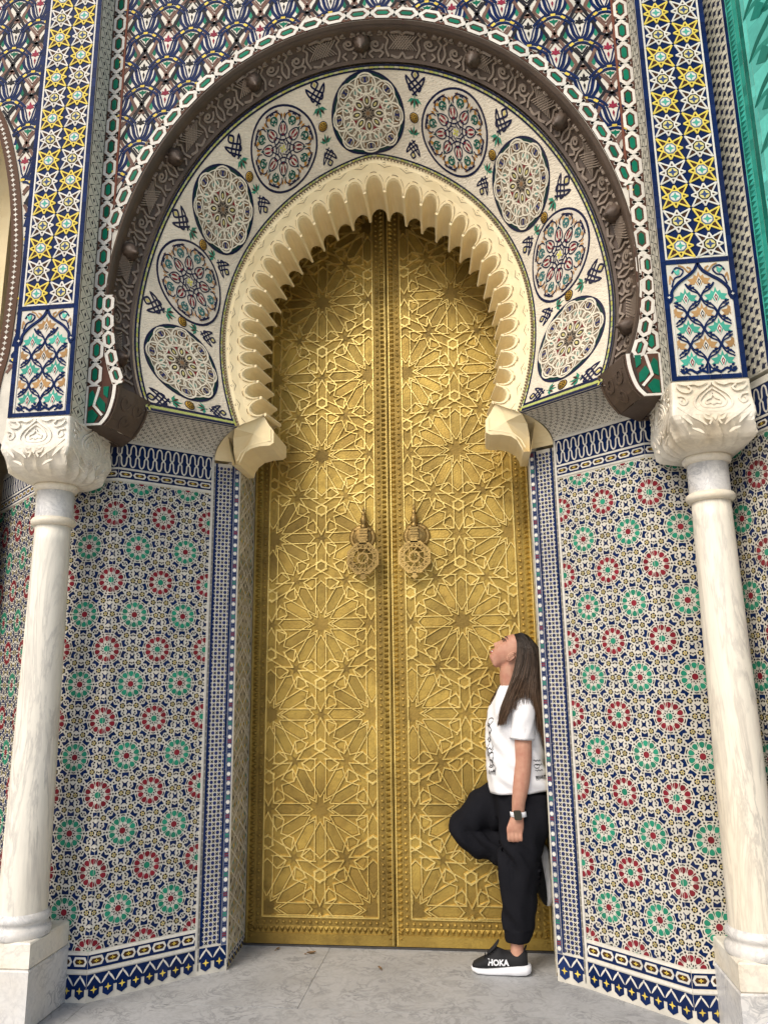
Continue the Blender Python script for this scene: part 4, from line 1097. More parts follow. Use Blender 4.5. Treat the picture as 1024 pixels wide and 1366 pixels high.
m = MB(); m.box((-.822, 4.385, 0), (.822, 4.47, .010)); o = m.build('door_sill', M['dark']); o['label'] = 'dark gap strip below the two brass door leaves'; o['category'] = 'sill'

# ================================================================ pilasters
def star_tile(c, kind):
    g = MB(); r1, r2 = .0805, .0555; f = lambda u, v, h: (u, -h, v)
    V = [((r1 if k % 2 else r2)*cos(k*pi/4), (r1 if k % 2 else r2)*sin(k*pi/4)) for k in range(8)]
    g.prism([(.98*x, .98*y) for x, y in [p for k in range(8) for p in (V[k], (.034*cos(k*pi/4+pi/8), .034*sin(k*pi/4+pi/8)))]], (.06, .03, .02), .0014, f)
    o = [V[(3*k) % 8] for k in range(8)]
    for k in range(8): g.strip([o[k], o[(k+1) % 8]], .0072, c, .0032+.0005*(k % 2), f)
    a, b_, d = ((GY, WH, TE) if kind == 'y' else (BK, (.62, .55, .22), (.06, .10, .24)))
    g.prism(reg(8, .0285, pi/8), a, .0040, f); g.prism(reg(16, .0215), b_, .0046, f)
    g.prism(star(4, .0205, .0085, pi/2), d, .0052, f)
    return g.mesh('star_tile', M['tile'])
SY = star_tile((.78, .62, .12), 'y'); SW = star_tile(WH, 'w')
def pilaster(s, side):
    t = thing('pilaster', 'tall tiled pilaster of yellow and white stars above the %s column' % side, 'pilaster', group='star tiled pilasters')
    X0 = 1.339 if s > 0 else -1.646; Wd = .307; Z0 = 2.602
    b_ = MB(); b_.box((X0+.001, 3.152, Z0), (X0+Wd-.001, 3.62, TOP)); b_.build('pilaster_core', M['grout'], t)
    f = lambda u, v, h: (X0+u, 3.152-h, v)
    bl = MB()
    for u0, u1 in ((.001, .022), (Wd-.022, Wd-.001)):
        z = Z0+.002
        while z < TOP: z2 = min(TOP, z+.055); bl.prism([(u0, z), (u1, z), (u1, z2-.0012), (u0, z2-.0012)], BL, .0030, f, jit=.25); z = z2
    for zz in (Z0+.002, 3.142):
        u = .0225
        while u < Wd-.023: u2 = min(Wd-.0225, u+.045); bl.prism([(u, zz), (u2-.0012, zz), (u2-.0012, zz+.020), (u, zz+.020)], BL, .0030, f, jit=.25); u = u2
    # corner medal on the frame
    bl.build('blue_frame', M['tile'], t, kind='stuff')
    g = MB(); g.prism([(.031, 3.170), (Wd-.031, 3.170), (Wd-.031, TOP), (.031, TOP)], BL, .0012, f)
    for u in (.027, Wd-.027): g.strip([(u, 3.164), (u, TOP)], .008, WH, .0034, f)
    g.strip([(.023, 3.168), (Wd-.023, 3.168)], .008, WH, .0036, f); g.build('star_field', M['tile'], t)
    zz = 3.226; r = 0
    while zz < TOP-.05:
        for i in range(2):
            u = Wd/2+(-.0625 if i == 0 else .0625); yel = (i+r) % 2 == 0
            inst('star_tile', SY if yel else SW, t, (X0+u, 3.1505, zz))
        zz += .1215; r += 1
    # ogee panel of palmettes
    pz = lambda z: z
    g = MB(); zl, zh = Z0+.026, 3.138; cx = Wd/2
    fl = MB()
    def ogee(z):  # half width of the ogee opening
        if z < 2.985: return .118
        q = (z-2.985)/(3.130-2.985); return .118*(1-q)**.62*(1-.25*sin(pi*q))
    cells = []
    for zc, offs in ((3.055, (0,)), (2.978, (-.0625, .0625)), (2.905, (0, -.125, .125)), (2.832, (-.0625, .0625)), (2.759, (0, -.125, .125)), (2.686, (-.0625, .0625))):
        for o_ in offs: cells.append((o_, zc, zc in (3.055, 2.905, 2.759)))
    for o_, zc, tan in cells:
        m = MB(); c1 = TN if tan else (.07, .37, .28); k = .050
        def pl(pts, col, h):
            q = clip([(cx+o_+a*k, zc+b2*k) for a, b2 in pts], cx-.116, cx+.116, zl, zh)
            if q: m.prism(q, col, h, f)
        half = [(0, .95), (.14, .45), (.38, .62), (.45, .30), (.95, .20), (.70, -.10), (.98, -.32), (.40, -.28), (.30, -.05), (.16, -.35), (0, -.55)]
        pl(half+[(-a, b2) for a, b2 in reversed(half[1:-1])], c1, .0018)
        pl([(0, .45), (.22, .0), (0, -.62), (-.22, 0)], WH, .0024); pl([(0, .28), (.15, -.02), (0, -.45), (-.15, -.02)], RD if not tan else BK, .0030); pl([(0, .10), (.07, -.04), (0, -.25), (-.07, -.04)], WH, .0036)
        if m.f: m.build('palmette_tile', M['tile'], t)
        # surrounding blue ogee strands
        for sg in (1, -1):
            P = curve([(cx+o_+sg*.003, zc+.073), (cx+o_+sg*.012, zc+.056), (cx+o_+sg*.042, zc+.038), (cx+o_+sg*.0595, zc+.010), (cx+o_+sg*.0595, zc-.010), (cx+o_+sg*.042, zc-.038), (cx+o_+sg*.012, zc-.056), (cx+o_+sg*.003, zc-.073)], 3)
            run = []
            for p in P+[None]:
                if p and abs(p[0]-cx) < min(.116, ogee(p[1])-.004) and zl < p[1] < zh: run.append(p)
                else:
                    if len(run) > 1: fl.strip(run, .0056, BL, .0030+.0004*(sg > 0), f)
                    run = []
            for d in ((.038, -.020), (.040, -.036), (.028, -.030)):
                p = (cx+o_+sg*d[0], zc+d[1])
                if abs(p[0]-cx) < min(.112, ogee(p[1])-.006) and p[1] > zl: fl.prism(reg(6, .0062, 0, *p), BL, .0040, f)
    for sg in (1, -1):
        fl.strip(curve([(cx+sg*.131, 2.960), (cx+sg*.120, 2.985), (cx+sg*.116, 3.015), (cx+sg*.086, 3.052), (cx+sg*.048, 3.080), (cx+sg*.018, 3.105), (cx+sg*.0, 3.140)], 5), .013, BL, .0052, f)
        fl.prism(reg(14, .016, 0, cx+sg*.131, 2.985), BL, .0060, f); fl.prism(star(4, .008, .0035, 0, cx+sg*.131, 2.985), WH, .0066, f)
        fl.strip(curve([(cx+sg*.115, 3.035), (cx+sg*.10, 3.075), (cx+sg*.075, 3.085), (cx+sg*.062, 3.110), (cx+sg*.09, 3.125), (cx+sg*.11, 3.10)], 4), .006, BL, .0034, f)
        fl.strip(curve([(cx+sg*.122, 3.05), (cx+sg*.118, 3.085), (cx+sg*.105, 3.060)], 4), .006, TN, .0032, f); fl.strip(curve([(cx+sg*.045, 3.125), (cx+sg*.03, 3.115), (cx+sg*.04, 3.10), (cx+sg*.06, 3.125), (cx+sg*.08, 3.135)], 4), .006, TN, .0032, f)
        fl.prism([(cx+sg*a, b2) for a, b2 in ((.078, 3.118), (.092, 3.108), (.104, 3.116), (.096, 3.098), (.086, 3.088), (.078, 3.098))], TE, .0040, f)
        fl.strip(curve([(cx+sg*.005, 2.635), (cx+sg*.03, 2.645), (cx+sg*.05, 2.637), (cx+sg*.075, 2.652), (cx+sg*.10, 2.637), (cx+sg*.112, 2.65)], 3), .010, BL, .0036, f)
        fl.strip([(cx+sg*.005, 2.63), (cx+sg*.005, 2.672)], .008, BL, .0034, f)
        fl.strip([(cx+sg*.1235, zl), (cx+sg*.1235, 2.96)], .006, WH, .0040, f)
    fl.build('vine_strands', M['tile'], t, kind='stuff')
    # inner return with black lozenges
    fr = lambda u, v, h: (s*(1.339-h), 3.153+u, v)
    g = MB(); D = .128; z = Z0+.01; k = 0
    g.prism([(.0, Z0), (D, Z0), (D, TOP), (0, TOP)], (.74, .70, .58), .0010, fr)
    while z < TOP-.1:
        c = D/2; hh = .056
        for sg in (1, -1):
            g.strip([(c+sg*.004, z), (c+sg*.042, z+hh*.5), (c+sg*.004, z+hh)], .0052, BK, .0020, fr, taper=True); g.strip([(c+sg*.060, z+hh*.25), (c+sg*.046, z+hh*.06)], .0036, BK, .0020, fr)
        g.prism([(c, z+hh*.3), (c+.009, z+hh*.5), (c, z+hh*.7), (c-.009, z+hh*.5)], BK, .0020, fr)
        z += hh+.006
    for u in (.004, D-.004): g.strip([(u, Z0), (u, TOP)], .006, (.12, .10, .08), .0024, fr)
    g.build('return_mosaic', M['tile'], t, kind='stuff')
for s, side in ((-1, 'left'), (1, 'right')): pilaster(s, side)

# ================================================================ columns
def column(s, side):
    t = thing('column', 'white marble column with carved block capital on the %s of the doorway' % side, 'column', group='marble columns')
    ax, ay = s*1.520, 3.395
    x0, x1 = (1.404, 1.645) if s > 0 else (-1.645, -1.404)
    def cham(a, b_, c=.006):
        g = MB(); (ax0, ay0, az0), (ax1, ay1, az1) = a, b_
        R_ = lambda i: [(ax0+i, ay0+i), (ax1-i, ay0+i), (ax1-i, ay1-i), (ax0+i, ay1-i)]
        rows = []
        for z, i in ((az0, c), (az0+c, 0), (az1-c, 0), (az1, c)): rows.append([(p[0], p[1], z) for p in R_(i)])
        g.grid(rows, closeu=True); n = len(g.v); g.face((n-4, n-3, n-2, n-1), WH); return g
    cham((x0-.004 if s > 0 else x0, 3.272, 0), (x1 if s > 0 else x1+.004, 3.60, .236)).build('lower_plinth', M['marble2'], t)
    cham((x0, 3.278, .2365), (x1, 3.592, .339)).build('upper_plinth', M['marblecap'], t)
    g = MB(); g.lathe([(.120, .339), (.124, .348), (.124, .362), (.118, .374), (.110, .380), (.107, .388), (.109, .396), (.116, .402), (.118, .412), (.114, .422), (.106, .430), (.100, .436)], (ax, ay, 0), 40); g.build('base', M['marble2'], t, smooth=True)
    g = MB(); pr = [(.1015-.0210*(i/20)**1.1, .432+(2.135-.432)*i/20) for i in range(21)]; g.lathe(pr, (ax, ay, 0), 40); g.build('shaft', M['marble'], t, smooth=True)
    g = MB(); g.lathe([(.080, 2.128), (.095, 2.132), (.1015, 2.142), (.1015, 2.154), (.095, 2.164), (.086, 2.168)], (ax, ay, 0), 40); g.build('neck_ring', M['marblecap'], t, smooth=True)
    g = MB(); g.lathe([(.0855, 2.165), (.0855, 2.300)], (ax, ay, 0), 40); g.build('neck_drum', M['marble2'], t, smooth=True)
    g = MB(); g.lathe([(.085, 2.296), (.096, 2.300), (.102, 2.310), (.102, 2.322), (.096, 2.332), (.08, 2.336)], (ax, ay, 0), 40); g.build('collar_ring', M['marblecap'], t, smooth=True)
    # capital: square block rounding down to the collar, carved
    cx, cy = s*1.4935, 3.352; hw, hd = .160, .204
    def sec(z):
        q = (z-2.330)/(2.600-2.330)
        k = min(1, .60+.40*(min(1, q/.13))**.5); ex = 6+26*min(1, max(0, q-.04)/.2)
        return k, ex, q
    def cap(a, z, off=0.0):
        k, ex, q = sec(z)
        bx = ax+(cx-ax)*min(1, q*3); by = ay+(cy-ay)*min(1, q*3)
        ca, sa = cos(a), sin(a)
        r = (abs(ca)**ex+abs(sa)**ex)**(-1/ex)
        bul = .010*sin(pi*min(1, q/.75))
        carve = .0
        if q < .40: carve = -.020*abs(sin(a*9+.3+q*3))**.7*sin(pi*min(1, q/.40))**.6
        return (bx+(hw*k+bul+off+carve)*r*ca, by+(hd*k+bul+off+carve)*r*sa, z)
    g = MB(); rows = []
    zs = [2.330, 2.332, 2.336, 2.342, 2.350, 2.360, 2.372, 2.386, 2.400, 2.416, 2.432, 2.450, 2.485, 2.52, 2.56, 2.598]
    for z in zs: rows.append([cap(2*pi*k/240+pi/4, z) for k in range(240)])
    g.grid(rows, closeu=True); n = len(g.v); g.face(tuple(range(n-240, n)), WH); g.face(tuple(range(n-240*len(zs), n-240*len(zs)+240)), WH); cp = g.build('capital', M['marblecap'], t, smooth=False)
    # carved ornament raised on the front and inner faces
    rel = MB()
    yf = cap(-pi/2, 2.5)[1]; xf = cap(0 if s < 0 else pi, 2.5)[0]
    ffr = lambda u, v, h: (cx+u, cap(atan2(-1, u/hd*1.0 if abs(u) < hd else 1), min(2.597, max(2.332, v)))[1]-h, v)
    def fin(u, v, h):
        return (cap(0 if s < 0 else pi, min(2.597, max(2.332, v)))[0]+(h if s < 0 else -h), cy+u, v)
    def orn(f, w_, full):
        k = w_/.16
        for sg in (1, -1):
            Q = lambda L: curve([(sg*a*k, b2) for a, b2 in L], 4)
            rel.strip(Q([(0, 2.585), (.03, 2.560), (.062, 2.535), (.078, 2.505), (.070, 2.478), (.04, 2.463), (0, 2.460)]), .009, WH, .005, f)
            rel.strip(Q([(0, 2.562), (.025, 2.545), (.045, 2.525), (.055, 2.503), (.04, 2.482), (0, 2.476)]), .006, WH, .0045, f)
            rel.strip(Q([(0, 2.54), (.010, 2.52), (.030, 2.51), (.028, 2.494), (.012, 2.498), (0, 2.488)]), .006, WH, .0045, f)
            rel.strip(Q([(.015, 2.590), (.05, 2.578), (.075, 2.586), (.11, 2.582), (.142, 2.588)]), .012, WH, .005, f, taper=True)
            rel.strip(Q([(.145, 2.575), (.128, 2.555), (.10, 2.548), (.085, 2.562), (.10, 2.575)]), .008, WH, .005, f)
            rel.strip(Q([(.146, 2.535), (.120, 2.530), (.108, 2.510), (.122, 2.495), (.138, 2.505), (.130, 2.520)]), .009, WH, .005, f)
            rel.strip(Q([(.150, 2.485), (.12, 2.465), (.09, 2.445), (.06, 2.425), (.035, 2.400)]), .016, WH, .006, f, taper=True)
            rel.strip(Q([(.148, 2.452), (.118, 2.432), (.095, 2.405)]), .013, WH, .006, f, taper=True)
            rel.strip(Q([(.02, 2.445), (.045, 2.452), (.035, 2.43), (.015, 2.425), (.025, 2.405)]), .008, WH, .005, f)
            rel.strip(Q([(.10, 2.39), (.07, 2.38), (.05, 2.365)]), .012, WH, .006, f, taper=True)
        rel.prism([(0, 2.453), (.010, 2.437), (0, 2.420), (-.010, 2.437)], WH, .005, f)
    orn(lambda u, v, h: (cx+u, yf-h+(0 if v > 2.365 else (2.365-v)*.6), v), .155, True)
    orn(lambda u, v, h: (xf+(h if s < 0 else -h)-(0 if v > 2.365 else (2.365-v)*.6)*(1 if s < 0 else -1), cy+u, v), .190, True)
    rel.build('carved_ornament', M['marblecap'], cp, kind='stuff')
for s, side in ((-1, 'left'), (1, 'right')): column(s, side)

# ================================================================ neighbouring bays at the photo's edges
nb = thing('neighbour_arch', 'brown beaded arch of the next bay cut off by the left photo edge', 'arch')
NX = -2.46
half = curve([(.64, 2.60), (.663, 2.848), (.69, 3.0), (.702, 3.2), (.707, 3.419), (.70, 3.626), (.661, 3.916), (.598, 4.173), (.519, 4.379), (.36, 4.62), (.18, 4.79), (0, 4.90)], 5)
full = [(NX+x, z) for x, z in half]+[(NX-x, z) for x, z in reversed(half[:-1])]
def off(pl, d):
    out = []
    for i, p in enumerate(pl):
        a = pl[max(i-1, 0)]; b_ = pl[min(i+1, len(pl)-1)]; dx, dz = b_[0]-a[0], b_[1]-a[1]; l = hypot(dx, dz) or 1
        out.append((p[0]-dz/l*d, p[1]+dx/l*d))
    return out
lw = thing('spandrel_wall', 'tulip mosaic wall strip left of the left star pilaster', 'wall')
def in_nb(x, z, e=0.0):
    if z > 4.9+e: return False
    for (x0_, z0_), (x1_, z1_) in zip(half[:-1], half[1:]):
        if z0_ <= z <= z1_: return abs(x-NX) < x0_+(x1_-x0_)*(z-z0_)/((z1_-z0_) or 1)+e
    return z < 2.6
g = MB(); outr = []
for x, z in full:
    dx, dz = x-NX, z-3.4; l = hypot(dx, dz); k = min((.815/abs(dx/l)-l if dx else 9), ((TOP-3.4)/(dz/l)-l) if dz > 0 else 9); k = max(k, .001); outr.append((x+dx/l*k, z+dz/l*k))
g.grid([[(x, 3.29, z) for x, z in full], [(x, 3.29, z) for x, z in outr]])
for sg in (-1, 1): g.quadpts((NX+sg*.815, 3.292, 4.2), (NX+sg*.815, 3.292, TOP), (NX+sg*.5, 3.292, TOP), (NX+sg*.5, 3.292, 4.8))
g.build('wall_core', M['grout'], lw)
tulips(lw, fs, lambda x, z: NX-.7 < x < -1.655 and 2.62 < z < TOP-.02 and not in_nb(x, z, .02), (-3.286, -1.5), (2.976, TOP+.1))
g = MB(); fl0 = lambda u, v, h: (u, 3.287-h, v)
g.strip(off(full, .020), .060, (.12, .07, .05), .004, fl0); 
Lc = 0
for a, b_ in zip(full[:-1], full[1:]):
    seg = hypot(b_[0]-a[0], b_[1]-a[1])
    while Lc < seg:
        x, z = a[0]+(b_[0]-a[0])*Lc/seg, a[1]+(b_[1]-a[1])*Lc/seg; q = off([a, (x, z), b_], .022)[1]; g.prism(star(4, .013, .006, pi/2, *q), WH, .0058, fl0); Lc += .030
    Lc -= seg
g.build('bead_band', M['tile_old'], nb, kind='stuff')
g = MB(); i1 = off(full, -.06); g.grid([[(x, 3.287, z) for x, z in off(full, -.008)], [(x, 3.33, z) for x, z in off(full, -.03)], [(x, 3.38, z) for x, z in i1]]); g.build('cove_band', M['wood'], nb)
g = MB()
for i in range(0, len(full)-2):
    a = off(full, -.03)[i]
    g.strip(arc(a[0], a[1], .015, 0, 5, 8), .008, WH, .012, lambda u, v, h: (u, 3.335-h, v))
g.build('carved_scroll', M['woodlight'], nb, kind='stuff')
g = MB(); g.grid([[(x, 3.38, z) for x, z in i1], [(x, 3.42, z) for x, z in off(full, -.10)]]); g.build('painted_band', M['ring'], nb)
g = MB(); g.grid([[(x, 3.415, z) for x, z in off(full, -.095)], [(x, 3.52, z) for x, z in off(full, -.26)], [(x, 3.85, z) for x, z in off(full, -.30)]]); g.build('plaster_band', M['plaster'], nb)
g = MB(); g.box((NX-.9, 3.9, 0), (NX+.2, 3.95, 5.0)); g.build('infill_panel', M['plaster'], nb)
# green wall to the right
gw = thing('green_wall', 'turquoise green mosaic wall of the taller gate at the right photo edge', 'wall')
RU = (RW0[0]+.0, RW0[1]-.10)
fgb = plan([RW0, (RW0[0]+RWD[0]*1.9, RW0[1]+RWD[1]*1.9)], 1)
fg = lambda u, v, h: fgb(.285+(u-.226)*1.25, v, h)
g = MB()
for u, h in ((0, 0), (1.4, 0), (1.4, -.06), (0, -.06)): g.v += [fg(u, 2.66, h), fg(u, TOP, h)]
for q in ((0, 2, 3, 1), (2, 4, 5, 3), (4, 6, 7, 5), (6, 0, 1, 7), (0, 2, 4, 6), (1, 3, 5, 7)): g.face(q, WH)
g.build('wall_core', M['grout'], gw)
g = MB(); z = 2.67
HB = .325; u0 = .222
for ua, ub in ((.10, u0), (HB, HB+.014)):
    z = 2.67
    while z < TOP: z2 = min(TOP, z+.07); g.prism([(ua, z), (ub-.001, z), (ub-.001, z2-.001), (ua, z2-.001)], BL, .003, fg, jit=.3); z = z2
z = 2.67; k = 0
while z < TOP-.03:
    for i in range(4):
        u = u0+.004+.024*i; c = BK if i % 2 == k % 2 else WH
        g.prism([(u, z), (u+.014, z), (u+.014, z+.012), (u+.022, z+.020), (u+.008, z+.020), (u+.008, z+.028), (u, z+.012)], (.03, .035, .07) if (i+k) % 2 else (.66, .62, .52), .0022, fg)
    z += .025; k += 1
GA = (.05, .38, .31); GB = (.015, .15, .115); GC = (.12, .52, .45)
def tiles(ua, ub, col, st=.06):
    z = 2.67
    while z < TOP: z2 = min(TOP, z+st*(.8+.4*R())); g.prism([(ua, z), (ub-.001, z), (ub-.001, z2-.001), (ua, z2-.001)], col, .002, fg, jit=.25); z = z2
tiles(.340, .372, GA); tiles(.373, .392, (.03, .27, .21)); tiles(.393, .412, GB); tiles(.413, .430, GC)
tiles(.431, 1.39, GC, .12)
z = 2.68
while z < TOP-.03: g.prism([(.346, z), (.370, z+.012), (.346, z+.024)], GB, .0032, fg, jit=.3); z += .027
g.build('border_tiles', M['tile'], gw, kind='stuff')
for r in range(13):
    for c in range(3):
        z = 2.75+r*.23+(.115 if c % 2 else 0); u = .49+c*.22; m = MB()
        for sg in (1, -1):
            m.strip(curve([(u-.07, z-.06), (u-.02, z+.02*sg-.02), (u+.04, z+.045*sg), (u+.10, z+.03*sg+.06), (u+.14, z+.09*sg+.06)], 4), .030, GB if sg > 0 else (.03, .24, .19), .0030+.0006*sg, fg, taper=True)
            m.strip(curve([(u, z+.10*sg), (u+.05, z+.13*sg), (u+.11, z+.11*sg)], 4), .022, GB, .0030, fg, taper=True)
        m.prism([(u-.04, z+.13), (u+.0, z+.10), (u+.03, z+.14), (u+.0, z+.19)], (.02, .19, .15), .0034, fg); m.prism([(u+.09, z-.10), (u+.12, z-.07), (u+.16, z-.09), (u+.12, z-.13)], GB, .0034, fg)
        if z < TOP-.2: m.build('leaf_tile', M['tile'], gw)

# ================================================================ unseen mass and roof slab added behind, closing the light off
m = MB(); m.box((-4.2, 4.62, 0), (4.2, 6.5, TOP)); o = m.build('light_block_mass', M['stone']); o['label'] = 'unseen plain masonry mass added behind the tiled front to block light leaks'; o['category'] = 'building'
r = MB(); r.box((-4.2, 3.16, TOP+.002), (4.2, 6.5, TOP+.25)); r.build('light_block_roof', M['stone'], o)  # unseen roof slab, added to keep sky light out of the cavity
r = MB(); r.box((-4.2, 3.30, 0), (-3.28, 4.6, TOP)); r.build('side_wall', M['stone'], o)
r = MB(); r.box((2.7, 2.62, 0), (4.2, 4.6, TOP)); r.build('side_wall', M['stone'], o)
# ================================================================ the woman
M['skin'] = mat_simple('skin', (.50, .275, .19), .55, .08, 26, .2, .002, 240, col2=(.42, .19, .13), spec=.3)
M['shirt'] = mat_simple('white_cotton', (.80, .80, .82), .85, .03, 14, .35, .006, 220, spec=.2)
M['pants'] = mat_simple('black_cotton', (.0105, .0108, .014), .9, .1, 10, .35, .006, 260, spec=.08)
M['black'] = mat_simple('black_knit', (.014, .014, .016), .75, .2, 30, .3, .002, 400, spec=.3)
M['rubber'] = mat_simple('white_foam', (.78, .79, .82), .6, .06, 20, .1, .002)
M['ink'] = mat_simple('black_ink', (.02, .02, .022), .8, .1)
M['lip'] = mat_simple('lips', (.42, .13, .12), .45, .05)
M['glass'] = mat_simple('watch_glass', (.03, .032, .022), .15, .05)
def mat_hair():
    m, nt, bs = new_mat('brown_hair')
    at = N_(nt, 'ShaderNodeAttribute', attribute_name='Col'); nt.links.new(at.outputs['Color'], bs.inputs['Base Color'])
    bs.inputs['Roughness'].default_value = .45; bs.inputs['Specular IOR Level'].default_value = .3
    return m
M['hair'] = mat_hair()
def tube(mb, path, radii, seg=14, ref=(0, 1, 0), col=WH, cap=True):
    P = [Vector(p) for p in path]; rows = []
    for i, p in enumerate(P):
        d = (P[min(i+1, len(P)-1)]-P[max(i-1, 0)]).normalized(); a = Vector(ref); a = (a-d*a.dot(d)).normalized(); b_ = d.cross(a)
        ra, rb = radii[i] if hasattr(radii[i], '__len__') else (radii[i], radii[i])
        rows.append([tuple(p+a*ra*cos(2*pi*k/seg)+b_*rb*sin(2*pi*k/seg)) for k in range(seg)])
    n0 = len(mb.v); mb.grid(rows, col, True)
    if cap: mb.face(tuple(range(n0, n0+seg)), col); n = len(mb.v); mb.face(tuple(range(n-seg, n)), col)
def smooth_path(path, radii, n=4):
    rr = [(r if hasattr(r, '__len__') else (r, r)) for r in radii]
    full_ = curve([tuple(p)+tuple(r) for p, r in zip(path, rr)], n)
    return [q[:3] for q in full_], [(max(.002, q[3]), max(.002, q[4])) for q in full_]
def limb(mb, path, radii, seg=14, ref=(0, 1, 0)):
    p, r = smooth_path(path, radii); tube(mb, p, r, seg, ref)
def remeshed(mb, name, mat, vox, parent, sm=4, disp=None):
    o = mb.build('tmp_'+name, mat); COL.objects.unlink(o); TMP.collection.objects.link(o)
    m = o.modifiers.new('r', 'REMESH'); m.mode = 'VOXEL'; m.voxel_size = vox; m.use_smooth_shade = True
    s_ = o.modifiers.new('s', 'SMOOTH'); s_.iterations = sm; s_.factor = .5
    dg = tmp_dg(); me = bpy.data.meshes.new_from_object(o.evaluated_get(dg)); me.name = name
    old = o.data; bpy.data.objects.remove(o); bpy.data.meshes.remove(old)
    if disp:
        for v in me.vertices: v.co += v.normal*disp(v.co)
    if not me.materials: me.materials.append(mat)
    else: me.materials[0] = mat
    me.polygons.foreach_set('use_smooth', [True]*len(me.polygons))
    ob = bpy.data.objects.new(name, me); COL.objects.link(ob); ob.parent = parent
    return ob
def interp(tab, x):
    if x <= tab[0][0]: return tab[0][1]
    for (a, b_), (c, d) in zip(tab[:-1], tab[1:]):
        if x <= c:
            t = (x-a)/(c-a); return b_+(d-b_)*t
    return tab[-1][1]
YC = 4.19
TMP = bpy.data.scenes.new('tmp')
def tmp_dg():
    with bpy.context.temp_override(scene=TMP, view_layer=TMP.view_layers[0]):
        d = bpy.context.evaluated_depsgraph_get(); d.update(); return d
person = thing('person', 'woman in white T-shirt and black trousers leaning on the right jamb looking up', 'person')
# ---- body
bd = MB()
HU = Vector((.72, 0, .694)).normalized(); HF = Vector((-HU.z, 0, HU.x)); CH = Vector((.542, YC-.02, 1.509)); HY = YC-.02
fbase = [(-.02, -.050), (-.008, -.018), (0, -.002), (.012, -.007), (.02, 0.0), (.028, -.005), (.036, .002), (.05, .000), (.07, .002), (.10, .002), (.125, .002), (.137, .003), (.155, -.005), (.178, -.021), (.195, -.045), (.21, -.085)]
nose = [(.048, 0), (.055, .012), (.063, .025), (.070, .022), (.09, .012), (.112, .002), (.118, 0)]
backp = [(-.02, -.075), (0, -.085), (.03, -.105), (.06, -.140), (.09, -.168), (.12, -.182), (.16, -.182), (.19, -.165), (.21, -.120)]
wid = [(-.02, .030), (-.008, .036), (0, .036), (.02, .043), (.05, .056), (.08, .066), (.12, .070), (.16, .068), (.19, .055), (.205, .035), (.212, .018)]
rows = []
us = [-.02, -.012, -.004, .004, .012, .018, .024, .028, .033, .039, .046, .052, .058, .063, .067, .072, .08, .09, .10, .107, .114, .121, .13, .14, .152, .165, .178, .19, .20, .208, .212]
for u in us:
    f0, b0, w0, nb_ = interp(fbase, u), interp(backp, u), interp(wid, u), interp(nose, u)
    row = []
    for k in range(48):
        a = 2*pi*k/48; c_, s_ = cos(a), sin(a); y = w0*(abs(s_)**.9)*(1 if s_ >= 0 else -1)
        mid = (f0+b0)/2; F = mid+(f0-b0)/2*(abs(c_)**.85)*(1 if c_ >= 0 else -1)
        if c_ > 0:
            F += nb_*math.exp(-(y/.0105)**2)
            F -= .009*math.exp(-((abs(y)-.031)/.013)**2-((u-.112)/.011)**2)
            F += .005*math.exp(-((abs(y)-.035)/.015)**2-((u-.075)/.018)**2)
        row.append(tuple(CH+HU*u+HF*F+Vector((0, y, 0))))
    rows.append(row)
n0 = len(bd.v); bd.grid(rows, closeu=True); bd.face(tuple(range(n0, n0+48)), WH); n_ = len(bd.v); bd.face(tuple(range(n_-48, n_)), WH)
limb(bd, [(.688, HY, 1.53), (.662, HY, 1.46), (.652, HY+.005, 1.40), (.660, HY+.01, 1.33), (.67, YC, 1.27)], [(.050, .052), (.052, .056), (.055, .057), (.064, .062), (.09, .075)])
limb(bd, [(.68, YC, 1.32), (.67, YC, 1.2), (.665, YC, 1.0), (.68, YC, .85)], [(.09, .045), (.13, .09), (.14, .10), (.15, .11)])
# near arm with hand
limb(bd, [(.690, 4.085, 1.262), (.696, 4.046, 1.20), (.694, 4.026, 1.09), (.690, 4.018, .985), (.674, 4.014, .88), (.658, 4.014, .80), (.652, 4.014, .745), (.648, 4.014, .715)], [.040, .045, .044, .041, .041, .034, (.022, .031), (.022, .030)])
limb(bd, [(.648, 4.014, .725), (.640, 4.014, .69), (.634, 4.016, .660)], [(.019, .031), (.021, .039), (.020, .040)])
for i, (dx, ln) in enumerate(((-.030, .9), (-.011, 1.0), (.009, .97), (.028, .84))):
    x = .634+dx
    limb(bd, [(x, 4.012, .668), (x-.002, 4.006, .645), (x-.002, 4.006, .645-.022*ln), (x, 4.018, .630-.016*ln), (x+.001, 4.034, .640), (x+.001, 4.030, .655)], [.0098, .0095, .0092, .0088, .0082, .0075], 8, (1, 0, 0))
limb(bd, [(.618, 4.012, .700), (.603, 4.006, .675), (.602, 4.006, .650), (.610, 4.004, .632)], [.011, .0105, .0098, .0085], 8, (1, 0, 0))
# far arm hanging behind the torso
limb(bd, [(.690, 4.315, 1.285), (.70, 4.34, 1.20), (.705, 4.345, 1.0), (.69, 4.340, .80), (.675, 4.335, .72), (.665, 4.335, .66)], [.056, .050, .040, .030, (.022, .032), (.018, .03)])
# legs
limb(bd, [(.68, 4.12, .84), (.665, 4.115, .5), (.63, 4.105, .25), (.622, 4.10, .13), (.618, 4.098, .055)], [.085, .06, .045, .033, .036])
limb(bd, [(.68, 4.26, .80), (.40, 4.27, .635), (.38, 4.27, .60), (.52, 4.27, .55), (.70, 4.27, .50)], [.085, .055, .05, .05, .035])
body = remeshed(bd, 'body', M['skin'], .005, person, 2)
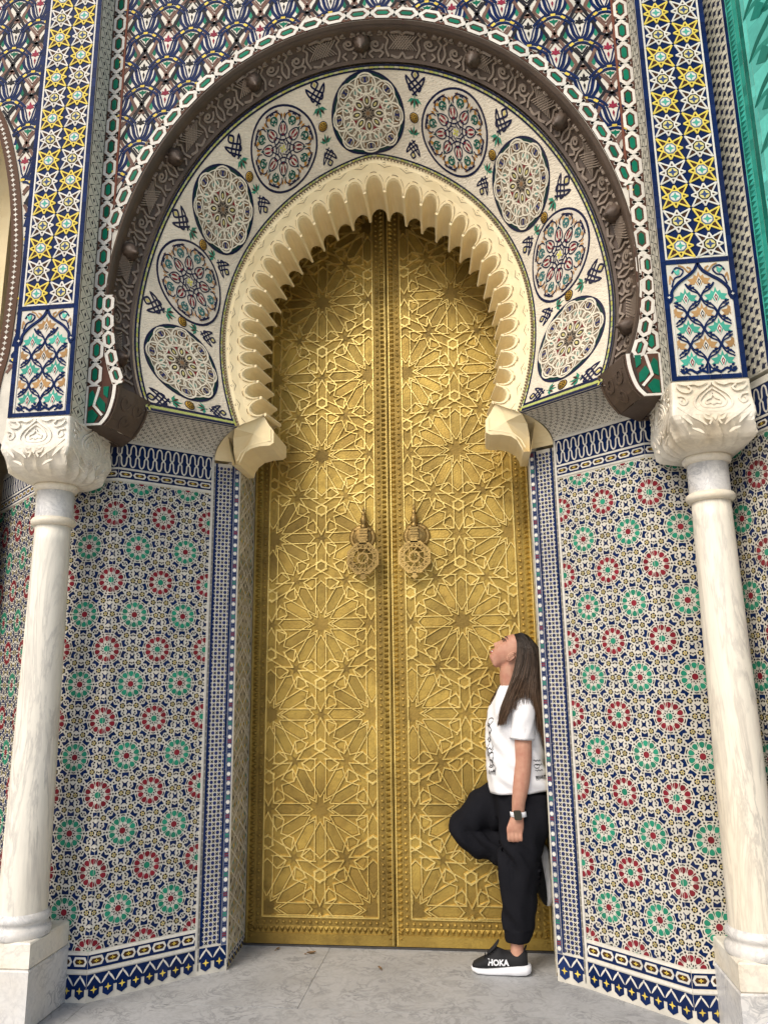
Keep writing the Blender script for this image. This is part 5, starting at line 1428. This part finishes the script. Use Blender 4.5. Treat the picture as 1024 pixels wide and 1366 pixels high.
# face details
g = MB()
for sg in (1, -1):
    c = CH+HU*.112+HF*.000+Vector((0, sg*.030, 0))
    rows = [[tuple(c+HF*(.011*cos(a))+HU*(.0062*sin(a)*cos(b2))+Vector((0, .0125*sin(a)*sin(b2), 0))) for b2 in [2*pi*k/12 for k in range(12)]] for a in (0.05, .4, .8, 1.2, 1.5)]
    g.grid(rows, closeu=True)
g.build('eye', mat_simple('eye', (.05, .035, .03), .15, .05), person)
g = MB()
for sg in (1, -1):
    tube(g, [tuple(CH+HU*(.131+dz)+HF*(.005-.02*q)+Vector((0, sg*(.014+.034*q), 0))) for q, dz in ((0, 0), (.35, .004), (.7, .004), (1, -.002))], [.0022, .0032, .0028, .0014], 6, (1, 0, 0))
    tube(g, [tuple(CH+HU*(.119+dz)+HF*(.0045-.02*q)+Vector((0, sg*(.016+.030*q), 0))) for q, dz in ((0, -.003), (.35, .002), (.7, .001), (1, -.004))], [.0012, .0022, .0022, .0014], 6, (1, 0, 0))
g.build('eyebrow', M['ink'], person, smooth=True)
g = MB()
tube(g, [tuple(CH+HU*.021+HF*(.0015-.013*q*q)+Vector((0, .020*q, 0))) for q in (-1, -.5, 0, .5, 1)], [.001, .0045, .0055, .0045, .001], 8, (1, 0, 0)); tube(g, [tuple(CH+HU*.036+HF*(.0035-.013*q*q)+Vector((0, .020*q, 0))) for q in (-1, -.5, 0, .5, 1)], [.001, .0036, .0045, .0036, .001], 8, (1, 0, 0))
g.build('lips', M['lip'], person, smooth=True)
g = MB(); tube(g, [tuple(CH+HU*.0285+HF*(.000-.013*q*q)+Vector((0, .015*q, 0))) for q in (-1, -.5, 0, .5, 1)], [.001, .003, .0035, .003, .001], 8, (1, 0, 0)); g.build('teeth', M['rubber'], person, smooth=True)
g = MB()
ec = CH+HU*.078+HF*-.088+Vector((0, -.064, 0))
for q in range(2):
    tube(g, [tuple(ec+HU*(.028*sin(a)-.004*(1-abs(sin(a))))*(1-.4*q)+HF*(-.014*cos(a))*(1-.4*q)+Vector((0, -.010+.004*abs(cos(a)), 0))) for a in [pi*.45+2*pi*k/12*.85 for k in range(13)]], [.0045]*13, 8)
tube(g, [tuple(ec+HU*-.018+HF*.004), tuple(ec+HU*-.026+Vector((0, -.008, 0))), tuple(ec+HU*-.030)], [.006, .0075, .004], 8)
tube(g, [tuple(ec+HU*-.01), tuple(ec+HU*.015+HF*-.004)], [.012, .012], 8); g.build('ear', M['skin'], person, smooth=True)
# ---- T-shirt
SH = [(.822, .519, .834, .172), (.87, .514, .834, .175), (.95, .511, .818, .172), (1.05, .511, .805, .172), (1.154, .514, .803, .178), (1.22, .532, .802, .180), (1.27, .556, .792, .172), (1.305, .572, .778, .145), (1.33, .585, .755, .105), (1.350, .597, .730, .075)]
def sh(z): return [interp([(r[0], r[k]) for r in SH], z) for k in (1, 2, 3)]
def shirt_pt(z, a, off_=0.0):
    f0, b0, w0 = sh(z); c_, s_ = cos(a), sin(a)
    wr = .006*sin(z*34+a*2.3)*sin(a*5+z*9)+.004*sin(a*9+z*52)+.004*sin(z*75+a*3)*math.exp(-((z-.9)/.12)**2)
    if z > 1.25: wr *= .4
    x = (f0+b0)/2-(b0-f0)/2*(abs(c_)**.8)*(1 if c_ >= 0 else -1)
    y = YC+(w0+off_+wr)*(abs(s_)**.85)*(-1 if s_ >= 0 else 1)
    x -= (off_+wr)*c_
    hem = 0
    return (x, y, z)
g = MB(); rows = []
for i in range(45):
    z = .822+(1.350-.822)*i/44
    row = []
    for k in range(72):
        a = 2*pi*k/72; p = shirt_pt(z, a)
        lift = (.014*(1-cos(a))*.5*1.6-.006*abs(sin(a)))*max(0, 1-(z-.822)/.12)
        row.append((p[0], p[1], p[2]+lift))
    rows.append(row)
inner_row = [(x+(.67-x)*.04, y+(YC-y)*.04, z+.004) for x, y, z in rows[0]]
g.grid([[(x+(.67-x)*.04, y+(YC-y)*.04, z+.05) for x, y, z in rows[0]], inner_row]+rows, closeu=True)
# sleeve
sp_, sr_ = smooth_path([(.680, 4.130, 1.332), (.684, 4.098, 1.312), (.692, 4.066, 1.278), (.696, 4.040, 1.21), (.692, 4.028, 1.15), (.688, 4.024, 1.088)], [(.03, .060), (.050, .070), (.060, .070), (.058, .064), (.056, .060), (.056, .059)])
rows = []
for i, (p, r) in enumerate(zip(sp_, sr_)):
    rows.append([(p[0]+(r[1]+.003*sin(5*a+i*.8))*cos(a), p[1]+(r[0]+.003*sin(4*a+i))*sin(a), p[2]+.012*cos(a)*min(1, max(0, (1.25-p[2])/.1))*-.3) for a in [2*pi*k/32 for k in range(32)]])
rows.append([(sp_[-1][0]+(x-sp_[-1][0])*.93, sp_[-1][1]+(y-sp_[-1][1])*.93, z+.004) for x, y, z in rows[-1]])
rows.append([(x, y, z+.05) for x, y, z in rows[-1]])
g.grid(rows, closeu=True)
g.lathe([(.06, 0), (.055, .10), (.03, .19)], (.69, 4.335, 1.09), 20)
ts = g.build('t_shirt', M['shirt'], person, smooth=True)
# printed line drawing on the front and small lettering by the hem
pr = MB()
def on_shirt(a, z, h):
    p0 = shirt_pt(z, a); p1 = shirt_pt(z, a, .01); d = (Vector(p1)-Vector(p0)).normalized(); q = Vector(p0)+d*(h+.0012); return tuple(q)
for k, (z, a, sc) in enumerate(((1.17, .55, 1), (1.13, .62, .8), (1.10, .50, 1.1), (1.05, .60, 1.2), (1.02, .42, .8), (.995, .66, 1.1), (.965, .50, 1.0), (.945, .70, .8))):
    pr.strip([(a+.10*sc*cos(q)*(1+.25*sin(3*q+k)), z+.024*sc*sin(q)*(1+.2*cos(2*q+k))) for q in [2*pi*i/14 for i in range(14)]], .005, WH, .0006, lambda u, v, h: on_shirt(u, v, h), closed=True)
    pr.strip(curve([(a-.12, z-.02), (a-.02, z-.008), (a+.05, z-.016), (a+.13, z+.004)], 4), .005, WH, .0008, lambda u, v, h: on_shirt(u, v, h))
for q in range(4): pr.strip(curve([(.42+.1*q, .915), (.45+.1*q, .932), (.48+.1*q, .913), (.50+.1*q, .928)], 3), .006, WH, .0007, lambda u, v, h: on_shirt(u, v, h))
for z, a0, a1 in ((.985, 2.02, 2.30), (.965, 2.05, 2.36), (.938, 2.02, 2.34)):
    pr.strip(curve([(a0+(a1-a0)*i/8, z+.003*sin(i*2.1)) for i in range(9)], 3), .0035, WH, .0006, lambda u, v, h: on_shirt(u, v, h))
pr.strip([(2.12+.10*cos(q), .958+.010*sin(q)) for q in [2*pi*i/12 for i in range(12)]], .0035, WH, .0007, lambda u, v, h: on_shirt(u, v, h), closed=True)
pr.build('shirt_print', M['ink'], ts, kind='stuff')
def text_mesh(txt, size, bold=.0):
    cu = bpy.data.curves.new('t', 'FONT'); cu.body = txt; cu.size = size; cu.offset = bold; cu.resolution_u = 3; cu.fill_mode = 'FRONT'
    o = bpy.data.objects.new('t', cu); TMP.collection.objects.link(o); dg = tmp_dg()
    me = bpy.data.meshes.new_from_object(o.evaluated_get(dg)); bpy.data.objects.remove(o); bpy.data.curves.remove(cu); return me
me = text_mesh('PEANUTS', .030, .0012)
for v in me.vertices:
    x, y = v.co.x, v.co.y; zz = .893+y*.9; a = 1.98+x*4.6; v.co = Vector(on_shirt(a, zz, .001))
me.name = 'shirt_lettering'; me.materials.clear(); me.materials.append(M['ink']); o = bpy.data.objects.new('shirt_lettering', me); COL.objects.link(o); o.parent = ts
# ---- trousers
pt = MB()
limb(pt, [(.675, YC, .88), (.672, YC, .80), (.675, YC-.01, .70)], [(.148, .134), (.155, .142), (.132, .130)], 24)
limb(pt, [(.685, 4.125, .80), (.685, 4.110, .70), (.660, 4.105, .58), (.648, 4.100, .45), (.640, 4.098, .33), (.632, 4.096, .23), (.622, 4.096, .165), (.620, 4.096, .140)], [(.100, .135), (.100, .132), (.098, .108), (.095, .104), (.088, .090), (.074, .078), (.060, .062), (.054, .055)], 24)
limb(pt, [(.690, 4.265, .78), (.600, 4.270, .755), (.500, 4.272, .720), (.420, 4.272, .672), (.370, 4.272, .634), (.388, 4.272, .598), (.460, 4.272, .560), (.560, 4.272, .530), (.660, 4.272, .505), (.700, 4.272, .498)], [(.10, .125), (.10, .118), (.095, .112), (.085, .085), (.075, .066), (.075, .068), (.080, .080), (.08, .080), (.062, .060), (.052, .048)], 24)
def fold(co):
    x, y, z = co
    return .0125*sin((x*1.0+z*.45)*52+sin(z*22)*1.6+sin(y*30))*(1 if z > .2 else .4)*(.6+.4*sin(z*17+x*9))*min(1, max(0, (.86-z)/.08))+.0035*sin(x*70+y*30)
remeshed(pt, 'trousers', M['pants'], .0075, person, 6, fold)
# ---- shoes
def shoe(name, place, txt):
    up, so_ = MB(), MB()
    L_ = [(-.138, .012, .030, .016), (-.130, .030, .046, .030), (-.105, .040, .060, .040), (-.07, .044, .076, .044), (-.04, .043, .094, .043), (-.015, .041, .116, .040), (.01, .039, .108, .037), (.04, .036, .098, .034), (.07, .035, .100, .033), (.10, .033, .108, .032), (.122, .026, .106, .028), (.130, .014, .098, .02)]
    rows = []
    for x, w0, zt, w1 in L_:
        z0 = .022; row = []
        for k in range(20):
            a = 2*pi*k/20; c_, s_ = cos(a), sin(a); zm = (z0+zt)/2; hz = (zt-z0)/2
            top = max(0, s_); row.append(place(x, w0*(1-.42*top**2*(1 if x > -.06 else .5))*c_*(1 if abs(c_) < .99 else 1), zm+hz*(abs(s_)**.75)*(1 if s_ >= 0 else -1)))
        rows.append(row)
    n0 = len(up.v); up.grid(rows, closeu=True); up.face(tuple(range(n0, n0+20)), WH); n_ = len(up.v); up.face(tuple(range(n_-20, n_)), WH)
    sh_ = up.build(name, M['black'], person, smooth=True)
    # tongue, laces and pull tab
    d = MB(); 
    tube(d, [place(-.060, 0, .086), place(-.03, 0, .112), place(-.012, 0, .135), place(-.006, 0, .146)], [(.020, .006), (.022, .007), (.020, .006), (.014, .004)], 10)
    for q in range(5):
        x = -.075+.014*q; z = .080+.0085*q
        tube(d, [place(x, -.024, z-.010), place(x+.003, -.01, z+.004), place(x+.003, .01, z+.004), place(x, .024, z-.010)], [.0026]*4, 6)
    tube(d, [place(.112, 0, .098), place(.122, 0, .118), place(.126, 0, .128)], [(.016, .005), (.014, .004), (.010, .003)], 8)
    d.build('tongue_and_laces', M['black'], sh_, smooth=True)
    S_ = [(-.140, .008, .014, .030), (-.134, .026, .008, .032), (-.11, .042, .002, .028), (-.07, .048, .0, .028), (-.02, .047, .0, .032), (.03, .046, .001, .040), (.08, .048, .001, .046), (.12, .046, .004, .048), (.140, .034, .012, .046), (.146, .014, .020, .040)]
    rows = []
    for x, w0, z0, z1 in S_:
        row = []
        for k in range(16):
            a = 2*pi*k/16; c_, s_ = cos(a), sin(a); row.append(place(x, w0*(abs(c_)**.6)*(1 if c_ >= 0 else -1), (z0+z1)/2+(z1-z0)/2*(abs(s_)**.5)*(1 if s_ >= 0 else -1)))
        rows.append(row)
    n0 = len(so_.v); so_.grid(rows, closeu=True); so_.face(tuple(range(n0, n0+16)), WH); n_ = len(so_.v); so_.face(tuple(range(n_-16, n_)), WH)
    so_.build('midsole', M['rubber'], sh_, smooth=True)
    if txt:
        me = text_mesh('HOKA', .036, .0016)
        for v in me.vertices:
            x = -.058+v.co.x*.95; z = .047+v.co.y
            w0 = interp([(r[0], r[1]) for r in L_], x); zt = interp([(r[0], r[2]) for r in L_], x)
            s_ = min(.98, max(0, (z-(.022+zt)/2)/((zt-.022)/2)))**(1/.75); s_ = min(.98, s_)
            v.co = Vector(place(x, -(w0*(1-.42*s_**2)*sqrt(1-s_*s_)+.0022), z))
        me.name = 'shoe_lettering'; me.materials.clear(); me.materials.append(M['rubber']); o = bpy.data.objects.new('shoe_lettering', me); COL.objects.link(o); o.parent = sh_
yw = radians(-4)
shoe('shoe', lambda x, y, z: (.538+x*cos(yw)-y*sin(yw), 4.098+x*sin(yw)+y*cos(yw), z), True)
shoe('shoe', lambda x, y, z: (.812-z, 4.255+y, .402+x), False)
# ---- watch
g = MB(); rows = []
for h in (-.012, -.011, .011, .012):
    rr = 1.0 if abs(h) > .0115 else 1.09
    rows.append([(.6525+.036*rr*cos(a)-h*.12, 4.014+.027*rr*sin(a), .737+h) for a in [2*pi*k/28 for k in range(28)]])
g.grid(rows, closeu=True); wt = g.build('watch_strap', M['rubber'], person, smooth=True)
g = MB(); wc = Vector((.648, 3.982, .737))
sq = [(.019*(abs(cos(a))**.35)*(1 if cos(a) >= 0 else -1), .022*(abs(sin(a))**.35)*(1 if sin(a) >= 0 else -1)) for a in [2*pi*k/24 for k in range(24)]]
g.prism(sq, WH, .006, lambda u, v, h: (wc.x+u-v*.1, wc.y-h+.15*u, wc.z+v), h0=-.008); g.build('watch_face', M['glass'], wt)
# ---- hair
GU = [[(.682, 4.140, 1.613), (.692, 4.100, 1.565), (.684, 4.088, 1.490), (.660, 4.068, 1.40), (.622, 4.034, 1.305), (.592, 4.008, 1.235), (.570, 4.006, 1.150)],
      [(.706, 4.128, 1.620), (.732, 4.090, 1.548), (.722, 4.078, 1.458), (.694, 4.052, 1.375), (.654, 3.994, 1.295), (.624, 3.980, 1.225), (.606, 3.980, 1.160)],
      [(.728, 4.126, 1.617), (.765, 4.088, 1.535), (.766, 4.078, 1.440), (.756, 4.058, 1.355), (.760, 4.030, 1.290), (.776, 4.040, 1.20), (.786, 4.055, 1.10)],
      [(.752, 4.134, 1.605), (.794, 4.104, 1.525), (.797, 4.090, 1.430), (.792, 4.075, 1.330), (.794, 4.060, 1.24), (.798, 4.06, 1.14), (.800, 4.07, 1.04)],
      [(.762, 4.170, 1.598), (.813, 4.165, 1.520), (.818, 4.155, 1.420), (.815, 4.145, 1.32), (.812, 4.14, 1.22), (.810, 4.14, 1.12), (.808, 4.14, 1.02)],
      [(.752, 4.206, 1.605), (.796, 4.240, 1.525), (.800, 4.250, 1.430), (.80, 4.260, 1.330), (.80, 4.275, 1.24), (.80, 4.28, 1.14), (.80, 4.28, 1.06)],
      [(.716, 4.212, 1.618), (.745, 4.245, 1.545), (.735, 4.255, 1.455), (.70, 4.27, 1.375), (.65, 4.29, 1.295), (.61, 4.30, 1.235), (.59, 4.30, 1.18)],
      [(.682, 4.205, 1.613), (.692, 4.238, 1.565), (.680, 4.250, 1.475), (.630, 4.262, 1.39), (.575, 4.275, 1.305), (.540, 4.28, 1.235), (.522, 4.28, 1.150)]]
GC_ = [curve(gq, 5) for gq in GU]
def hair_at(q, t):
    q = min(max(q, 0), len(GC_)-1.0001); i = int(q); fr = q-i; a, b_ = GC_[i], GC_[i+1]
    x = t*(len(a)-1); j = min(int(x), len(a)-2); fx = x-j
    P = [Vector(c[j]).lerp(Vector(c[j+1]), fx) for c in (a, b_)]
    return P[0].lerp(P[1], fr)
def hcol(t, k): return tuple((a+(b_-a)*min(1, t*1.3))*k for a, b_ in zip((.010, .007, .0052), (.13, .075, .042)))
g = MB(); nt_ = 26
for side_ in (0, 1):
    for qa, qb, tmax in ((0, 1, .90), (1, 2, .56), (2, 7, .95)):
        nq = int(10*(qb-qa)); rows = []
        for j in range(nt_+1):
            t = j/nt_*tmax; row = []
            for i in range(nq+1):
                q = qa+(qb-qa)*i/nq; tt = t*(1-.16*abs(sin(q*9.7))*(t/tmax)**3)
                p = hair_at(q, tt); cen = Vector((.70, HY, p.z)); d = (p-cen); d.z = 0; d.normalize()
                row.append(tuple(p-d*(.010+.010*side_)+d*.003*sin(q*40+t*3)))
            rows.append(row)
        c0 = len(g.f); g.grid(rows)
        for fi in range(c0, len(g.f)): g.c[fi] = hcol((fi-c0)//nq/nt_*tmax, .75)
# crown cap
cr = [hair_at(i/20*(len(GC_)-1), 0) for i in range(21)]
cc = Vector((.722, HY, 1.622)); 
rows = [[tuple(cc.lerp(p, s_)+Vector((0, 0, .004*(1-s_)))) for p in cr] for s_ in (.02, .4, .75, 1.0)]
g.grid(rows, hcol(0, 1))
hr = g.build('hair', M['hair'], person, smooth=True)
st = MB()
for n_ in range(3000):
    q0 = R()*(len(GC_)-1) if R() > .35 else R()*2.2; q1 = q0+(R()-.5)*.3; t1 = .60+.40*sqrt(R())
    if 1.05 < q0 < 1.95: t1 = .45+.25*R() if R() > .12 else .8
    k = .35+1.2*R(); off_ = (R()-.4)*.016; pts = []
    ph = R()*6; w_ = (R()-.5)*(.010 if R() > .08 else .05)
    m_ = 11
    for j in range(m_+1):
        t = t1*j/m_; p = hair_at(q0+(q1-q0)*j/m_, t); cen = Vector((.70, HY, p.z)); d = (p-cen); d.z = 0; d.normalize()
        pts.append(p+d*(off_*min(1, j/3)+.0015)+Vector((w_*sin(t*5+ph)*t, w_*cos(t*4+ph)*t, 0)))
    rad = .0011+.0008*R()
    n0 = len(st.v)
    for j, p in enumerate(pts):
        dd = (pts[min(j+1, m_)]-pts[max(j-1, 0)]).normalized(); a = dd.cross(Vector((0, 1, 0))).normalized(); b_ = dd.cross(a); rr = rad*(1-.6*j/m_)
        for c_ in range(3): st.v.append(tuple(p+a*rr*cos(c_*2.094)+b_*rr*sin(c_*2.094)))
    for j in range(m_):
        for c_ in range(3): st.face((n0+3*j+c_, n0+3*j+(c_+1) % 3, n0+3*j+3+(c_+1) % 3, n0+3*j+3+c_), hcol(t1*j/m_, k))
st.build('hair_strands', M['hair'], hr, smooth=True, kind='stuff')

bpy.data.scenes.remove(TMP)
# ================================================================ dry leaves on the paving
M['leaf'] = mat_simple('dry_leaf', (.22, .13, .06), .8, .3, 40)
for x, y, r, sc_, lb in ((-.43, 4.28, .4, .024, 'curled dry leaf on the paving below the left brass door leaf'), (-.05, 4.10, 2.1, .018, 'small dry leaf on the paving in front of the door meeting line'), (-.62, 4.33, 1.2, .016, 'tiny dry leaf against the left end of the door sill')):
    g = MB(); rows = []
    for i in range(7):
        t = i/6; wd = sc_*.42*sin(pi*min(1, t*.96+.03))**.8; cx_ = sc_*(t-.5)*2
        rows.append([(x+rot2((cx_, wd*q), r)[0], y+rot2((cx_, wd*q), r)[1], .004+sc_*.35*abs(q)**1.5*(.5+.5*sin(t*3))+sc_*.22*(t-.5)**2*4) for q in (-1, -.5, 0, .5, 1)])
    g.grid(rows); g.strip([(-sc_*1.0, 0), (-sc_*1.5, .003)], .0018, WH, .004, lambda u, v, h: (x+rot2((u, v), r)[0], y+rot2((u, v), r)[1], .003+h))
    o = g.build('dry_leaf', M['leaf']); o['label'] = lb; o['category'] = 'leaf'; o['group'] = 'dry leaves on the paving'
